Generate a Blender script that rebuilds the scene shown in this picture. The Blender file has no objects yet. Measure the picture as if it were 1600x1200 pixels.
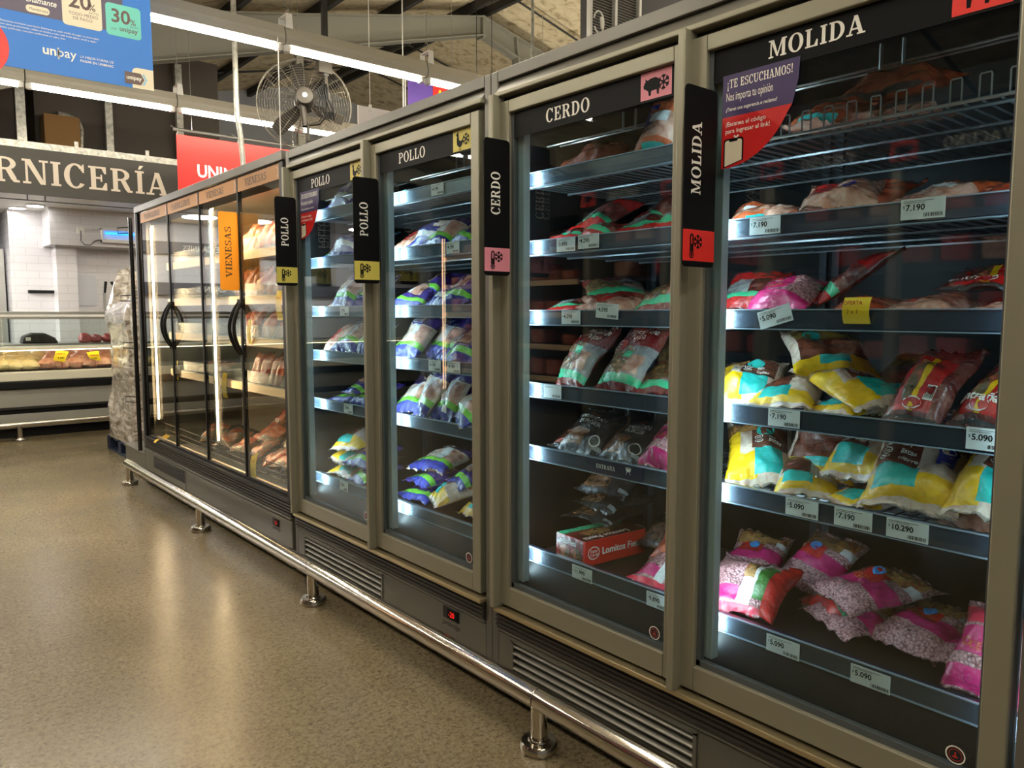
import bpy, math, random
from mathutils import Vector, Matrix, Euler, noise

# ---------------------------------------------------------------- camera, world, exposure
scene = bpy.context.scene
COL = scene.collection
H_CAM, PITCH, YAW = 1.35, math.radians(5.323), math.radians(39.973)
cam_data = bpy.data.cameras.new('camera')
cam_data.sensor_fit = 'HORIZONTAL'
cam_data.sensor_width = 36.0
cam_data.lens = 1202.0 / 1600.0 * 36.0
cam_data.clip_start = 0.02
cam_data.clip_end = 200
camera = bpy.data.objects.new('camera', cam_data)
COL.objects.link(camera)
_f = Vector((math.sin(YAW) * math.cos(PITCH), math.cos(YAW) * math.cos(PITCH), -math.sin(PITCH)))
_r = Vector((math.cos(YAW), -math.sin(YAW), 0))
_u = _r.cross(_f)
_m = Matrix((( _r.x, _u.x, -_f.x, 0), (_r.y, _u.y, -_f.y, 0), (_r.z, _u.z, -_f.z, H_CAM), (0, 0, 0, 1)))
camera.matrix_world = _m
scene.camera = camera

world = bpy.data.worlds.new('store_ambience')
scene.world = world
world.use_nodes = True
world.node_tree.nodes['Background'].inputs[0].default_value = (1.0, 0.95, 0.86, 1)
world.node_tree.nodes['Background'].inputs[1].default_value = 0.07

vs = scene.view_settings
scene.display_settings.display_device = 'sRGB'
vs.view_transform = 'Standard'
vs.look = 'None'
vs.gamma = 1.0
vs.use_curve_mapping = False
vs.exposure = 1.15
cy = scene.cycles
cy.max_bounces = 8
cy.diffuse_bounces = 3
cy.glossy_bounces = 4
cy.transmission_bounces = 4
cy.transparent_max_bounces = 24
cy.caustics_reflective = False
cy.caustics_refractive = False
cy.sample_clamp_indirect = 4.0
cy.use_denoising = True

TUBE_POWER = 34.0        # fluorescent tubes over the aisle
LED_POWER = 26.0         # cool strips in the freezers
WARM_POWER = 46.0        # warm tubes in the chiller

# ---------------------------------------------------------------- materials
def lin(c):
    out = []
    for x in c:
        x /= 255.0
        out.append(x / 12.92 if x <= 0.04045 else ((x + 0.055) / 1.055) ** 2.4)
    return (out[0], out[1], out[2], 1.0)

MATS = {}

def mat(name, rgb, rough=0.5, metal=0.0, spec=0.5, coat=0.0, emit=None, power=0.0, bump=None):
    if name in MATS:
        return MATS[name]
    m = bpy.data.materials.new(name)
    m.use_nodes = True
    b = m.node_tree.nodes['Principled BSDF']
    b.inputs['Base Color'].default_value = lin(rgb)
    b.inputs['Roughness'].default_value = rough
    b.inputs['Metallic'].default_value = metal
    b.inputs['Specular IOR Level'].default_value = spec
    b.inputs['Coat Weight'].default_value = coat
    b.inputs['Coat Roughness'].default_value = 0.08
    if emit:
        b.inputs['Emission Color'].default_value = lin(emit)
        b.inputs['Emission Strength'].default_value = power
    if bump:
        scale, strength = bump
        nt = m.node_tree
        tc = nt.nodes.new('ShaderNodeTexCoord')
        n = nt.nodes.new('ShaderNodeTexNoise')
        n.inputs['Scale'].default_value = scale
        n.inputs['Detail'].default_value = 4
        bp = nt.nodes.new('ShaderNodeBump')
        bp.inputs['Strength'].default_value = strength
        bp.inputs['Distance'].default_value = 0.01
        nt.links.new(tc.outputs['Object'], n.inputs['Vector'])
        nt.links.new(n.outputs['Fac'], bp.inputs['Height'])
        nt.links.new(bp.outputs['Normal'], b.inputs['Normal'])
    MATS[name] = m
    return m

def mottled(name, stops, scale=30.0, kind='noise', rough=0.35, coat=0.6, bump=0.35, detail=3.0, distort=0.6, metal=0.0):
    """colour ramp over a noise or cell pattern in object space"""
    if name in MATS:
        return MATS[name]
    m = bpy.data.materials.new(name)
    m.use_nodes = True
    nt = m.node_tree
    b = nt.nodes['Principled BSDF']
    tc = nt.nodes.new('ShaderNodeTexCoord')
    if kind == 'noise':
        t = nt.nodes.new('ShaderNodeTexNoise')
        t.inputs['Detail'].default_value = detail
        t.inputs['Distortion'].default_value = distort
        out = t.outputs['Fac']
    else:
        t = nt.nodes.new('ShaderNodeTexVoronoi')
        out = t.outputs['Distance'] if kind == 'cells' else t.outputs['Color']
    t.inputs['Scale'].default_value = scale
    r = nt.nodes.new('ShaderNodeValToRGB')
    els = r.color_ramp.elements
    while len(els) < len(stops):
        els.new(0.5)
    for e, (p, c) in zip(els, stops):
        e.position = p
        e.color = lin(c)
    nt.links.new(tc.outputs['Object'], t.inputs['Vector'])
    nt.links.new(out, r.inputs['Fac'])
    nt.links.new(r.outputs['Color'], b.inputs['Base Color'])
    b.inputs['Roughness'].default_value = rough
    b.inputs['Metallic'].default_value = metal
    b.inputs['Coat Weight'].default_value = coat
    b.inputs['Coat Roughness'].default_value = 0.08
    if bump:
        bp = nt.nodes.new('ShaderNodeBump')
        bp.inputs['Strength'].default_value = bump
        bp.inputs['Distance'].default_value = 0.006
        nt.links.new(out, bp.inputs['Height'])
        nt.links.new(bp.outputs['Normal'], b.inputs['Normal'])
    if coat:
        # crinkled clear film over the print
        cn = nt.nodes.new('ShaderNodeTexNoise')
        cn.inputs['Scale'].default_value = 38; cn.inputs['Detail'].default_value = 3; cn.inputs['Distortion'].default_value = 2.5
        cb_ = nt.nodes.new('ShaderNodeBump')
        cb_.inputs['Strength'].default_value = 0.8; cb_.inputs['Distance'].default_value = 0.012
        nt.links.new(tc.outputs['Object'], cn.inputs['Vector'])
        nt.links.new(cn.outputs['Fac'], cb_.inputs['Height'])
        nt.links.new(cb_.outputs['Normal'], b.inputs['Coat Normal'])
    MATS[name] = m
    return m

def clear_mat(name, tint=(255, 255, 255), f0=0.04, gloss_rough=0.0, haze=0.0, haze_rgb=(230, 240, 245)):
    """thin clear sheet: passes light straight through, mirrors a share that grows towards grazing angles"""
    if name in MATS:
        return MATS[name]
    m = bpy.data.materials.new(name)
    m.use_nodes = True
    nt = m.node_tree
    nt.nodes.remove(nt.nodes['Principled BSDF'])
    out = nt.nodes['Material Output']
    tr = nt.nodes.new('ShaderNodeBsdfTransparent')
    tr.inputs['Color'].default_value = lin(tint)
    gl = nt.nodes.new('ShaderNodeBsdfGlossy')
    gl.inputs['Roughness'].default_value = gloss_rough
    lw = nt.nodes.new('ShaderNodeLayerWeight')
    lw.inputs['Blend'].default_value = 0.5
    pw = nt.nodes.new('ShaderNodeMath'); pw.operation = 'POWER'; pw.inputs[1].default_value = 5.0
    ma = nt.nodes.new('ShaderNodeMath'); ma.operation = 'MULTIPLY_ADD'
    ma.inputs[1].default_value = 1.0 - f0
    ma.inputs[2].default_value = f0
    mx = nt.nodes.new('ShaderNodeMixShader')
    nt.links.new(lw.outputs['Facing'], pw.inputs[0])
    nt.links.new(pw.outputs[0], ma.inputs[0])
    nt.links.new(ma.outputs[0], mx.inputs['Fac'])
    base = tr.outputs[0]
    if haze > 0:
        df = nt.nodes.new('ShaderNodeBsdfDiffuse')
        df.inputs['Color'].default_value = lin(haze_rgb)
        m2 = nt.nodes.new('ShaderNodeMixShader')
        m2.inputs['Fac'].default_value = haze
        nt.links.new(tr.outputs[0], m2.inputs[1])
        nt.links.new(df.outputs[0], m2.inputs[2])
        base = m2.outputs[0]
    nt.links.new(base, mx.inputs[1])
    nt.links.new(gl.outputs[0], mx.inputs[2])
    nt.links.new(mx.outputs[0], out.inputs['Surface'])
    MATS[name] = m
    return m

def glow(name, rgb, power):
    return mat(name, rgb, rough=0.6, emit=rgb, power=power)

# ---------------------------------------------------------------- mesh building
WL = {}          # world location of every empty or part (none of the parents is rotated unless noted)

class MB:
    def __init__(self):
        self.v, self.f, self.m, self.mats = [], [], [], []
    def mi(self, m):
        if m not in self.mats:
            self.mats.append(m)
        return self.mats.index(m)
    def add(self, verts, faces, m):
        o = len(self.v)
        k = self.mi(m)
        self.v += [tuple(p) for p in verts]
        for f in faces:
            self.f.append([i + o for i in f])
            self.m.append(k)
        return self
    def box(self, a, b, m):
        x0, x1 = sorted((a[0], b[0])); y0, y1 = sorted((a[1], b[1])); z0, z1 = sorted((a[2], b[2]))
        vs_ = [(x0, y0, z0), (x1, y0, z0), (x1, y1, z0), (x0, y1, z0), (x0, y0, z1), (x1, y0, z1), (x1, y1, z1), (x0, y1, z1)]
        return self.add(vs_, [(0, 3, 2, 1), (4, 5, 6, 7), (0, 1, 5, 4), (1, 2, 6, 5), (2, 3, 7, 6), (3, 0, 4, 7)], m)
    def prism(self, poly, fn, d, m):
        """poly: 2d outline; fn(a, b, t) maps to 3d; extruded for t in d=(t0, t1)"""
        n = len(poly)
        vs_ = [fn(a, b, d[0]) for a, b in poly] + [fn(a, b, d[1]) for a, b in poly]
        fs = [tuple(range(n - 1, -1, -1)), tuple(range(n, 2 * n))]
        for i in range(n):
            j = (i + 1) % n
            fs.append((i, j, n + j, n + i))
        return self.add(vs_, fs, m)
    def tube(self, pts, r, m, n=8, closed=False):
        pts = [Vector(p) for p in pts]
        k = len(pts)
        rs = r if isinstance(r, (list, tuple)) else [r] * k
        vs_, fs = [], []
        ref = None
        for i, p in enumerate(pts):
            if closed:
                t = pts[(i + 1) % k] - pts[(i - 1) % k]
            else:
                t = pts[min(i + 1, k - 1)] - pts[max(i - 1, 0)]
            t.normalize()
            if ref is None:
                ref = Vector((0, 0, 1)) if abs(t.z) < 0.9 else Vector((1, 0, 0))
            a = ref - t * ref.dot(t)
            if a.length < 1e-6:
                a = t.orthogonal()
            a.normalize()
            ref = a
            b = t.cross(a)
            for q in range(n):
                w = 2 * math.pi * q / n
                vs_.append(p + (a * math.cos(w) + b * math.sin(w)) * rs[i])
        for i in range(k if closed else k - 1):
            for q in range(n):
                i2, q2 = (i + 1) % k, (q + 1) % n
                fs.append((i * n + q, i * n + q2, i2 * n + q2, i2 * n + q))
        if not closed:
            fs.append(tuple(range(n - 1, -1, -1)))
            fs.append(tuple(range((k - 1) * n, k * n)))
        return self.add(vs_, fs, m)
    def lathe(self, prof, c, axis, m, n=24):
        """prof: (radius, height along axis)"""
        ax = Vector(axis).normalized()
        a = ax.orthogonal().normalized()
        b = ax.cross(a)
        c = Vector(c)
        vs_, fs = [], []
        for r, h in prof:
            for q in range(n):
                w = 2 * math.pi * q / n
                vs_.append(c + ax * h + (a * math.cos(w) + b * math.sin(w)) * r)
        for i in range(len(prof) - 1):
            for q in range(n):
                q2 = (q + 1) % n
                fs.append((i * n + q, i * n + q2, (i + 1) * n + q2, (i + 1) * n + q))
        fs.append(tuple(range(n - 1, -1, -1)))
        fs.append(tuple(range((len(prof) - 1) * n, len(prof) * n)))
        return self.add(vs_, fs, m)
    def flat(self, shapes, o, u, v, m, lift=0.0):
        """2d shapes [(verts, faces)] printed on the plane through o spanned by u, v"""
        o, u, v = Vector(o), Vector(u), Vector(v)
        n = u.cross(v)
        step = min(3e-5, 3e-4 / max(1, len(shapes)))
        for k, (vv, ff) in enumerate(shapes):
            self.add([o + u * a + v * b + n * (lift + k * step) for a, b in vv], ff, m)
        return self
    def build(self, name, parent=None, bevel=0.0, smooth=False, local=False, seg=2):
        me = bpy.data.meshes.new(name)
        org = Vector((0, 0, 0)) if (local or parent is None) else WL.get(parent.name, Vector((0, 0, 0)))
        me.from_pydata([Vector(p) - org for p in self.v], [], self.f)
        for m in self.mats:
            me.materials.append(m)
        me.polygons.foreach_set('material_index', self.m)
        if smooth:
            me.shade_smooth()
            me.set_sharp_from_angle(angle=math.radians(38))
        me.update()
        ob = bpy.data.objects.new(name, me)
        COL.objects.link(ob)
        if parent is not None:
            ob.parent = parent
        WL[ob.name] = org
        if bevel:
            bv = ob.modifiers.new('edges', 'BEVEL')
            bv.width = bevel
            bv.segments = seg
            bv.limit_method = 'ANGLE'
            bv.harden_normals = False
        return ob

def tag(o, label, cat, group=None, kind=None):
    if label: o['label'] = label
    if cat: o['category'] = cat
    if group: o['group'] = group
    if kind: o['kind'] = kind
    return o

def thing(name, loc, label, cat, group=None, rot=(0, 0, 0)):
    o = bpy.data.objects.new(name, None)
    o.empty_display_size = 0.1
    COL.objects.link(o)
    o.location = loc
    o.rotation_euler = rot
    WL[o.name] = Vector(loc)
    return tag(o, label, cat, group)

def own(ob, base):
    """give a top-level mesh an origin at its base"""
    base = Vector(base)
    ob.data.transform(Matrix.Translation(-base))
    ob.location = base
    WL[ob.name] = base
    return ob

def structure(ob):
    ob['kind'] = 'structure'
    return ob

# ---------------------------------------------------------------- lettering
def _rect(a, b, c, d):
    return ([(a, b), (c, b), (c, d), (a, d)], [(0, 1, 2, 3)])

def _poly(*p):
    return (list(p), [tuple(range(len(p)))])

def _ring(cx, cy_, rxo, ryo, rxi, ryi, a0=0, a1=360, n=28):
    vv, ff = [], []
    for i in range(n + 1):
        a = math.radians(a0 + (a1 - a0) * i / n)
        vv.append((cx + rxo * math.cos(a), cy_ + ryo * math.sin(a)))
        vv.append((cx + rxi * math.cos(a), cy_ + ryi * math.sin(a)))
    for i in range(n):
        ff.append((2 * i, 2 * i + 2, 2 * i + 3, 2 * i + 1))
    return (vv, ff)

def disc(cx, cy_, rx, ry=None, n=28):
    ry = ry or rx
    return ([(cx + rx * math.cos(2 * math.pi * i / n), cy_ + ry * math.sin(2 * math.pi * i / n)) for i in range(n)], [tuple(range(n))])

def stroke(x0, y0, x1, y1, w):
    d = Vector((x1 - x0, y1 - y0)); d.normalize()
    n = Vector((-d.y, d.x)) * w * 0.5
    return _poly((x0 + n.x, y0 + n.y), (x0 - n.x, y0 - n.y), (x1 - n.x, y1 - n.y), (x1 + n.x, y1 + n.y))

def rounded(x0, y0, x1, y1, r, n=6, corners=(1, 1, 1, 1)):
    pts = []
    cs = [(x1, y0, -90, -1, 1), (x1, y1, 0, -1, -1), (x0, y1, 90, 1, -1), (x0, y0, 180, 1, 1)]
    for k, (x, y, a, sx, sy) in enumerate(cs):
        if not corners[k]:
            pts.append((x, y)); continue
        for i in range(n + 1):
            w = math.radians(a + 90 * i / n)
            pts.append((x + sx * r + r * math.cos(w), y + sy * r + r * math.sin(w)))
    return (pts, [tuple(range(len(pts)))])

S, TH, SE = 0.19, 0.085, 0.085      # thick stroke, thin stroke, serif height

def _stem(x, w=S, y0=0.0, y1=1.0, top=1, bot=1, o=0.085):
    g = [_rect(x, y0, x + w, y1)]
    if bot: g.append(_rect(x - o, y0, x + w + o, y0 + SE))
    if top: g.append(_rect(x - o, y1 - SE, x + w + o, y1))
    return g

def glyph(c):
    if c == ' ': return [], 0.42
    if c == 'I': return _stem(0.13), 0.45
    if c == 'Í': return _stem(0.13) + [_poly((0.17, 1.07), (0.26, 1.07), (0.40, 1.24), (0.24, 1.24))], 0.45
    if c == 'L': return _stem(0.13) + [_rect(0.13, 0, 0.74, SE), _poly((0.74, 0), (0.74, 0.36), (0.67, 0.36), (0.55, SE), (0.55, 0))], 0.80
    if c == 'E': return _stem(0.13) + [_rect(0.13, 0, 0.74, SE), _rect(0.13, 1 - SE, 0.72, 1), _rect(0.3, 0.47, 0.56, 0.47 + TH),
        _poly((0.74, 0), (0.74, 0.32), (0.67, 0.32), (0.55, SE), (0.55, 0)), _poly((0.72, 1), (0.55, 1), (0.55, 1 - SE), (0.65, 0.7), (0.72, 0.7)),
        _rect(0.5, 0.36, 0.56, 0.66)], 0.82
    if c == 'O': return [_ring(0.47, 0.5, 0.43, 0.53, 0.225, 0.45)], 0.94
    if c == 'C': return [_ring(0.46, 0.5, 0.42, 0.53, 0.215, 0.45, 42, 322), _rect(0.72, 0.66, 0.79, 1.01), _poly((0.66, 0.75), (0.79, 0.66), (0.79, 0.86), (0.7, 0.9))], 0.88
    if c == 'D': return _stem(0.13) + [_ring(0.38, 0.5, 0.48, 0.5, 0.27, 0.415, -90, 90), _rect(0.13, 0, 0.4, SE), _rect(0.13, 1 - SE, 0.4, 1)], 0.93
    if c == 'P': return _stem(0.13) + [_ring(0.42, 0.73, 0.37, 0.27, 0.18, 0.185, -90, 90), _rect(0.2, 1 - SE, 0.44, 1), _rect(0.2, 0.46, 0.44, 0.545)], 0.84
    if c == 'R': return _stem(0.13) + [_ring(0.42, 0.74, 0.37, 0.26, 0.18, 0.175, -90, 90), _rect(0.2, 1 - SE, 0.44, 1), _rect(0.2, 0.48, 0.5, 0.565),
        _poly((0.42, 0.52), (0.62, 0.52), (0.78, 0.2), (0.80, 0.1), (0.9, 0.08), (0.9, 0), (0.7, 0), (0.60, 0.12))], 0.95
    if c == 'A': return [_poly((0.12, 0.04), (0.21, 0.04), (0.49, 1.0), (0.39, 1.0)), _poly((0.36, 1), (0.56, 1), (0.86, 0.04), (0.65, 0.04)), _rect(0.24, 0.27, 0.7, 0.27 + TH),
        _rect(0.0, 0, 0.33, SE), _rect(0.55, 0, 0.97, SE)], 0.97
    if c == 'V': return [_poly((0.1, 0.96), (0.31, 0.96), (0.56, 0), (0.42, 0)), _poly((0.44, 0), (0.54, 0), (0.84, 0.96), (0.74, 0.96)), _rect(0, 1 - SE, 0.42, 1), _rect(0.62, 1 - SE, 0.95, 1)], 0.95
    if c == 'M': return _stem(0.13, TH, bot=1, top=0, o=0.1) + _stem(0.82, S, bot=1, top=0) + [_rect(0.02, 1 - SE, 0.3, 1), _rect(0.84, 1 - SE, 1.1, 1),
        _poly((0.13, 1), (0.33, 1), (0.62, 0.05), (0.5, 0.05)), _poly((0.5, 0.05), (0.58, 0.05), (0.9, 1), (0.82, 1))], 1.13
    if c == 'N': return _stem(0.13, TH, top=0, o=0.1) + [_rect(0.74, 0, 0.74 + TH, 1), _rect(0.62, 1 - SE, 0.94, 1), _rect(0.02, 1 - SE, 0.28, 1), _poly((0.1, 1), (0.32, 1), (0.825, 0), (0.64, 0))], 0.95
    if c == 'S': return [_ring(0.38, 0.735, 0.32, 0.275, 0.165, 0.195, 35, 270), _ring(0.38, 0.265, 0.33, 0.285, 0.17, 0.2, -145, 90), _rect(0.58, 0.68, 0.65, 1.0), _rect(0.08, 0.0, 0.15, 0.33)], 0.76
    if c == 'U': return [_rect(0.13, 0.35, 0.13 + S, 1), _rect(0.74, 0.35, 0.74 + TH, 1), _rect(0.03, 1 - SE, 0.43, 1), _rect(0.62, 1 - SE, 0.94, 1), _ring(0.478, 0.36, 0.348, 0.38, 0.2, 0.28, 180, 360)], 0.96
    if c == 'H': return _stem(0.12) + _stem(0.68) + [_rect(0.2, 0.46, 0.8, 0.46 + TH)], 1.0
    if c == 'T': return _stem(0.34, top=0) + [_rect(0.04, 1 - SE, 0.83, 1), _rect(0.04, 0.68, 0.11, 1), _rect(0.76, 0.68, 0.83, 1)], 0.87
    if c == 'B': return _stem(0.13) + [_ring(0.42, 0.75, 0.33, 0.25, 0.15, 0.17, -90, 90), _ring(0.42, 0.26, 0.38, 0.26, 0.19, 0.175, -90, 90), _rect(0.2, 0, 0.44, SE), _rect(0.2, 1 - SE, 0.44, 1), _rect(0.2, 0.47, 0.44, 0.54)], 0.86
    if c == 'Ñ': g, w = glyph('N'); return g + [_rect(0.3, 1.08, 0.65, 1.16)], w
    if c == 'Ó': g, w = glyph('O'); return g + [_poly((0.4, 1.09), (0.49, 1.09), (0.62, 1.26), (0.47, 1.26))], w
    if c == '!': return [_poly((0.1, 1), (0.3, 1), (0.24, 0.3), (0.16, 0.3)), disc(0.2, 0.1, 0.1, 0.1, 10)], 0.4
    if c == '¡': return [_poly((0.1, -0.3), (0.3, -0.3), (0.24, 0.4), (0.16, 0.4)), disc(0.2, 0.6, 0.1, 0.1, 10)], 0.4
    raise KeyError(c)

def slab(text, height, width=None, gap=0.03):
    """slab serif capitals; origin at the left end of the baseline"""
    out, x = [], 0.0
    for c in text:
        g, w = glyph(c)
        for vv, ff in g:
            out.append(([(a + x, b) for a, b in vv], ff))
        x += w + gap
    x -= gap
    sx = (width / x) if width else height
    return [([(a * sx, b * height) for a, b in vv], ff) for vv, ff in out], (width or x * height)

_SANS = {}
def sans(text, height, bold=0.0, shear=0.0, align='LEFT'):
    """plain lettering; returns shapes with the baseline at 0"""
    key = (text, bold, shear, align)
    if key not in _SANS:
        cu = bpy.data.curves.new('lettering', 'FONT')
        cu.body = text
        cu.size = 1.0
        cu.offset = bold
        cu.shear = shear
        cu.align_x = align
        cu.resolution_u = 3
        ob = bpy.data.objects.new('lettering', cu)
        COL.objects.link(ob)
        dg = bpy.context.evaluated_depsgraph_get()
        ev = ob.evaluated_get(dg)
        me = ev.to_mesh()
        _SANS[key] = ([(p.co.x, p.co.y) for p in me.vertices], [tuple(f.vertices) for f in me.polygons])
        ev.to_mesh_clear()
        bpy.data.objects.remove(ob)
        bpy.data.curves.remove(cu)
    vv, ff = _SANS[key]
    k = height / 0.70
    return [([(a * k, b * k) for a, b in vv], ff)]

def shift(shapes, dx, dy, sx=1.0, sy=1.0):
    return [([(a * sx + dx, b * sy + dy) for a, b in vv], ff) for vv, ff in shapes]

def snowflake(cx, cy_, r, w):
    out = []
    for k in range(6):
        a = math.radians(60 * k + 90)
        ex, ey = cx + r * math.cos(a), cy_ + r * math.sin(a)
        out.append(stroke(cx, cy_, ex, ey, w))
        mx, my = cx + 0.6 * r * math.cos(a), cy_ + 0.6 * r * math.sin(a)
        for s in (-1, 1):
            b = a + s * math.radians(48)
            out.append(stroke(mx, my, mx + 0.42 * r * math.cos(b), my + 0.42 * r * math.sin(b), w))
    return out

def thermometer(cx, cy_, h, w):
    return [_ring(cx, cy_ - h * 0.36, 0.16 * h, 0.16 * h, 0.10 * h, 0.10 * h, 125, 415), disc(cx, cy_ - h * 0.36, 0.065 * h),
            stroke(cx - 0.09 * h, cy_ - h * 0.24, cx - 0.09 * h, cy_ + h * 0.40, w), stroke(cx + 0.09 * h, cy_ - h * 0.24, cx + 0.09 * h, cy_ + h * 0.40, w),
            _ring(cx, cy_ + h * 0.40, 0.09 * h + w / 2, 0.09 * h + w / 2, 0.09 * h - w / 2, 0.09 * h - w / 2, 0, 180), stroke(cx, cy_ - h * 0.36, cx, cy_ + h * 0.1, w)]

HEN = [([(-.30, .42), (-.22, .50), (-.12, .44), (-.10, .30), (-.06, .05), (.06, -.05), (.22, -.02), (.34, .12), (.34, -.12), (.22, -.32), (.05, -.40), (-.14, -.36), (-.28, -.22), (-.30, .05), (-.26, .28), (-.38, .34)], [tuple(range(16))]),
       _rect(-.04, -.56, -.005, -.36), _rect(.08, -.56, .115, -.36), _rect(-.1, -.57, .02, -.54), _rect(.03, -.57, .15, -.54), disc(-.16, .53, .05, .04, 10)]
PIG = [([(-.52, .02), (-.46, .14), (-.40, .20), (-.42, .34), (-.28, .24), (-.10, .30), (.16, .32), (.36, .24), (.46, .04), (.44, -.12), (.40, -.20), (.40, -.46), (.28, -.46), (.26, -.24), (-.06, -.26), (-.08, -.46), (-.20, -.46), (-.24, -.24), (-.36, -.16), (-.50, -.10)], [tuple(range(20))])]
COW = [([(-.55, .10), (-.44, .24), (-.50, .36), (-.36, .26), (.40, .26), (.48, .10), (.46, -.10), (.42, -.46), (.30, -.46), (.28, -.16), (-.10, -.20), (-.12, -.46), (-.24, -.46), (-.26, -.12), (-.38, -.04), (-.52, -.02)], [tuple(range(16))])]
# ---------------------------------------------------------------- palette
D = 1.64                                  # plane of the freezer fronts
M_ALU = mat('beige_aluminium', (144, 140, 122), 0.40, 0.35)
M_GREY = mat('grey_enamel', (108, 105, 97), 0.38, 0.25)
M_KICK = mat('kick_grey', (118, 116, 106), 0.36, 0.45)
M_GOLD = mat('champagne_lip', (186, 170, 132), 0.28, 0.7)
M_DARK = mat('dark_rubber', (30, 27, 24), 0.5)
M_RIB = mat('bumper_brown', (44, 39, 33), 0.42)
M_BLACK = mat('black_gloss', (7, 7, 8), 0.55, spec=0.15)
M_MATBLACK = mat('black_matt', (9, 9, 10), 0.5, spec=0.25)
M_LINER = mat('freezer_liner', (8, 8, 9), 0.45, spec=0.3)
M_WIRE = mat('shelf_wire', (120, 128, 134), 0.35, 0.6)
M_NAVY = mat('rail_navy', (17, 24, 54), 0.30, 0.0, 0.6, 0.6)
M_RAILCLEAR = clear_mat('rail_clear', (236, 244, 250), 0.06, 0.30, 0.04, (190, 210, 222))
M_RAILEDGE = mat('rail_edge_plastic', (150, 168, 184), .25, coat=.6)
M_GLASS = clear_mat('door_glass', (234, 242, 242), 0.055, 0.0)
M_CGLASS = clear_mat('counter_glass', (240, 246, 244), 0.03, 0.0)
M_CHROME = mat('polished_steel', (206, 200, 190), 0.13, 1.0)
M_STEEL = mat('brushed_steel', (176, 176, 172), 0.3, 0.9)
M_WHITE = mat('white_print', (240, 236, 226), 0.5)
M_PURE = mat('white_paint', (238, 236, 230), 0.45)
M_LED = glow('cool_led', (214, 238, 250), LED_POWER)
M_LED2 = glow('cool_led_dim', (214, 238, 250), LED_POWER * 0.45)
M_WARM = glow('warm_led', (255, 206, 152), WARM_POWER)
M_TUBE = glow('fluorescent', (255, 247, 228), TUBE_POWER)
M_YELLOWTAG = mat('yellow_tag', (247, 208, 24), 0.55)

def concrete():
    m = bpy.data.materials.new('polished_concrete')
    m.use_nodes = True
    nt = m.node_tree
    b = nt.nodes['Principled BSDF']
    tc = nt.nodes.new('ShaderNodeTexCoord')
    def noise_ramp(scale, stops, detail=5, dist=0.0):
        n = nt.nodes.new('ShaderNodeTexNoise')
        n.inputs['Scale'].default_value = scale
        n.inputs['Detail'].default_value = detail
        n.inputs['Distortion'].default_value = dist
        r = nt.nodes.new('ShaderNodeValToRGB')
        els = r.color_ramp.elements
        while len(els) < len(stops):
            els.new(0.5)
        for e, (p, c) in zip(els, stops):
            e.position = p; e.color = lin(c)
        nt.links.new(tc.outputs['Object'], n.inputs['Vector'])
        nt.links.new(n.outputs['Fac'], r.inputs['Fac'])
        return n, r
    n1, r1 = noise_ramp(1.1, [(0.3, (132, 121, 98)), (0.55, (148, 136, 111)), (0.75, (162, 150, 125))], 6, 0.2)
    n2, r2 = noise_ramp(55, [(0.30, (176, 170, 160)), (0.48, (255, 255, 255)), (0.60, (255, 255, 255)), (0.74, (255, 255, 250))], 4)
    vo = nt.nodes.new('ShaderNodeTexVoronoi')
    vo.inputs['Scale'].default_value = 150
    rv = nt.nodes.new('ShaderNodeValToRGB')
    els = rv.color_ramp.elements
    els[0].position = 0.0; els[0].color = lin((150, 140, 124))
    els[1].position = 1.0; els[1].color = lin((255, 250, 238))
    e = els.new(0.35); e.color = lin((214, 206, 192)); e = els.new(0.9); e.color = lin((232, 226, 212))
    sep = nt.nodes.new('ShaderNodeSeparateColor')
    nt.links.new(tc.outputs['Object'], vo.inputs['Vector'])
    nt.links.new(vo.outputs['Color'], sep.inputs['Color'])
    nt.links.new(sep.outputs['Red'], rv.inputs['Fac'])
    def mul(a, c, f):
        x = nt.nodes.new('ShaderNodeMix'); x.data_type = 'RGBA'; x.blend_type = 'MULTIPLY'
        x.inputs['Factor'].default_value = f
        nt.links.new(a, x.inputs['A']); nt.links.new(c, x.inputs['B'])
        return x.outputs['Result']
    c = mul(r1.outputs['Color'], r2.outputs['Color'], 0.8)
    c = mul(c, rv.outputs['Color'], 0.75)
    nt.links.new(c, b.inputs['Base Color'])
    rr = nt.nodes.new('ShaderNodeMapRange')
    rr.inputs['From Min'].default_value = 0.3; rr.inputs['From Max'].default_value = 0.7
    rr.inputs['To Min'].default_value = 0.235; rr.inputs['To Max'].default_value = 0.275
    nt.links.new(n1.outputs['Fac'], rr.inputs['Value'])
    nt.links.new(rr.outputs['Result'], b.inputs['Roughness'])
    bp = nt.nodes.new('ShaderNodeBump')
    bp.inputs['Strength'].default_value = 0.03; bp.inputs['Distance'].default_value = 0.004
    nt.links.new(n2.outputs['Fac'], bp.inputs['Height'])
    nt.links.new(bp.outputs['Normal'], b.inputs['Normal'])
    return m

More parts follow.
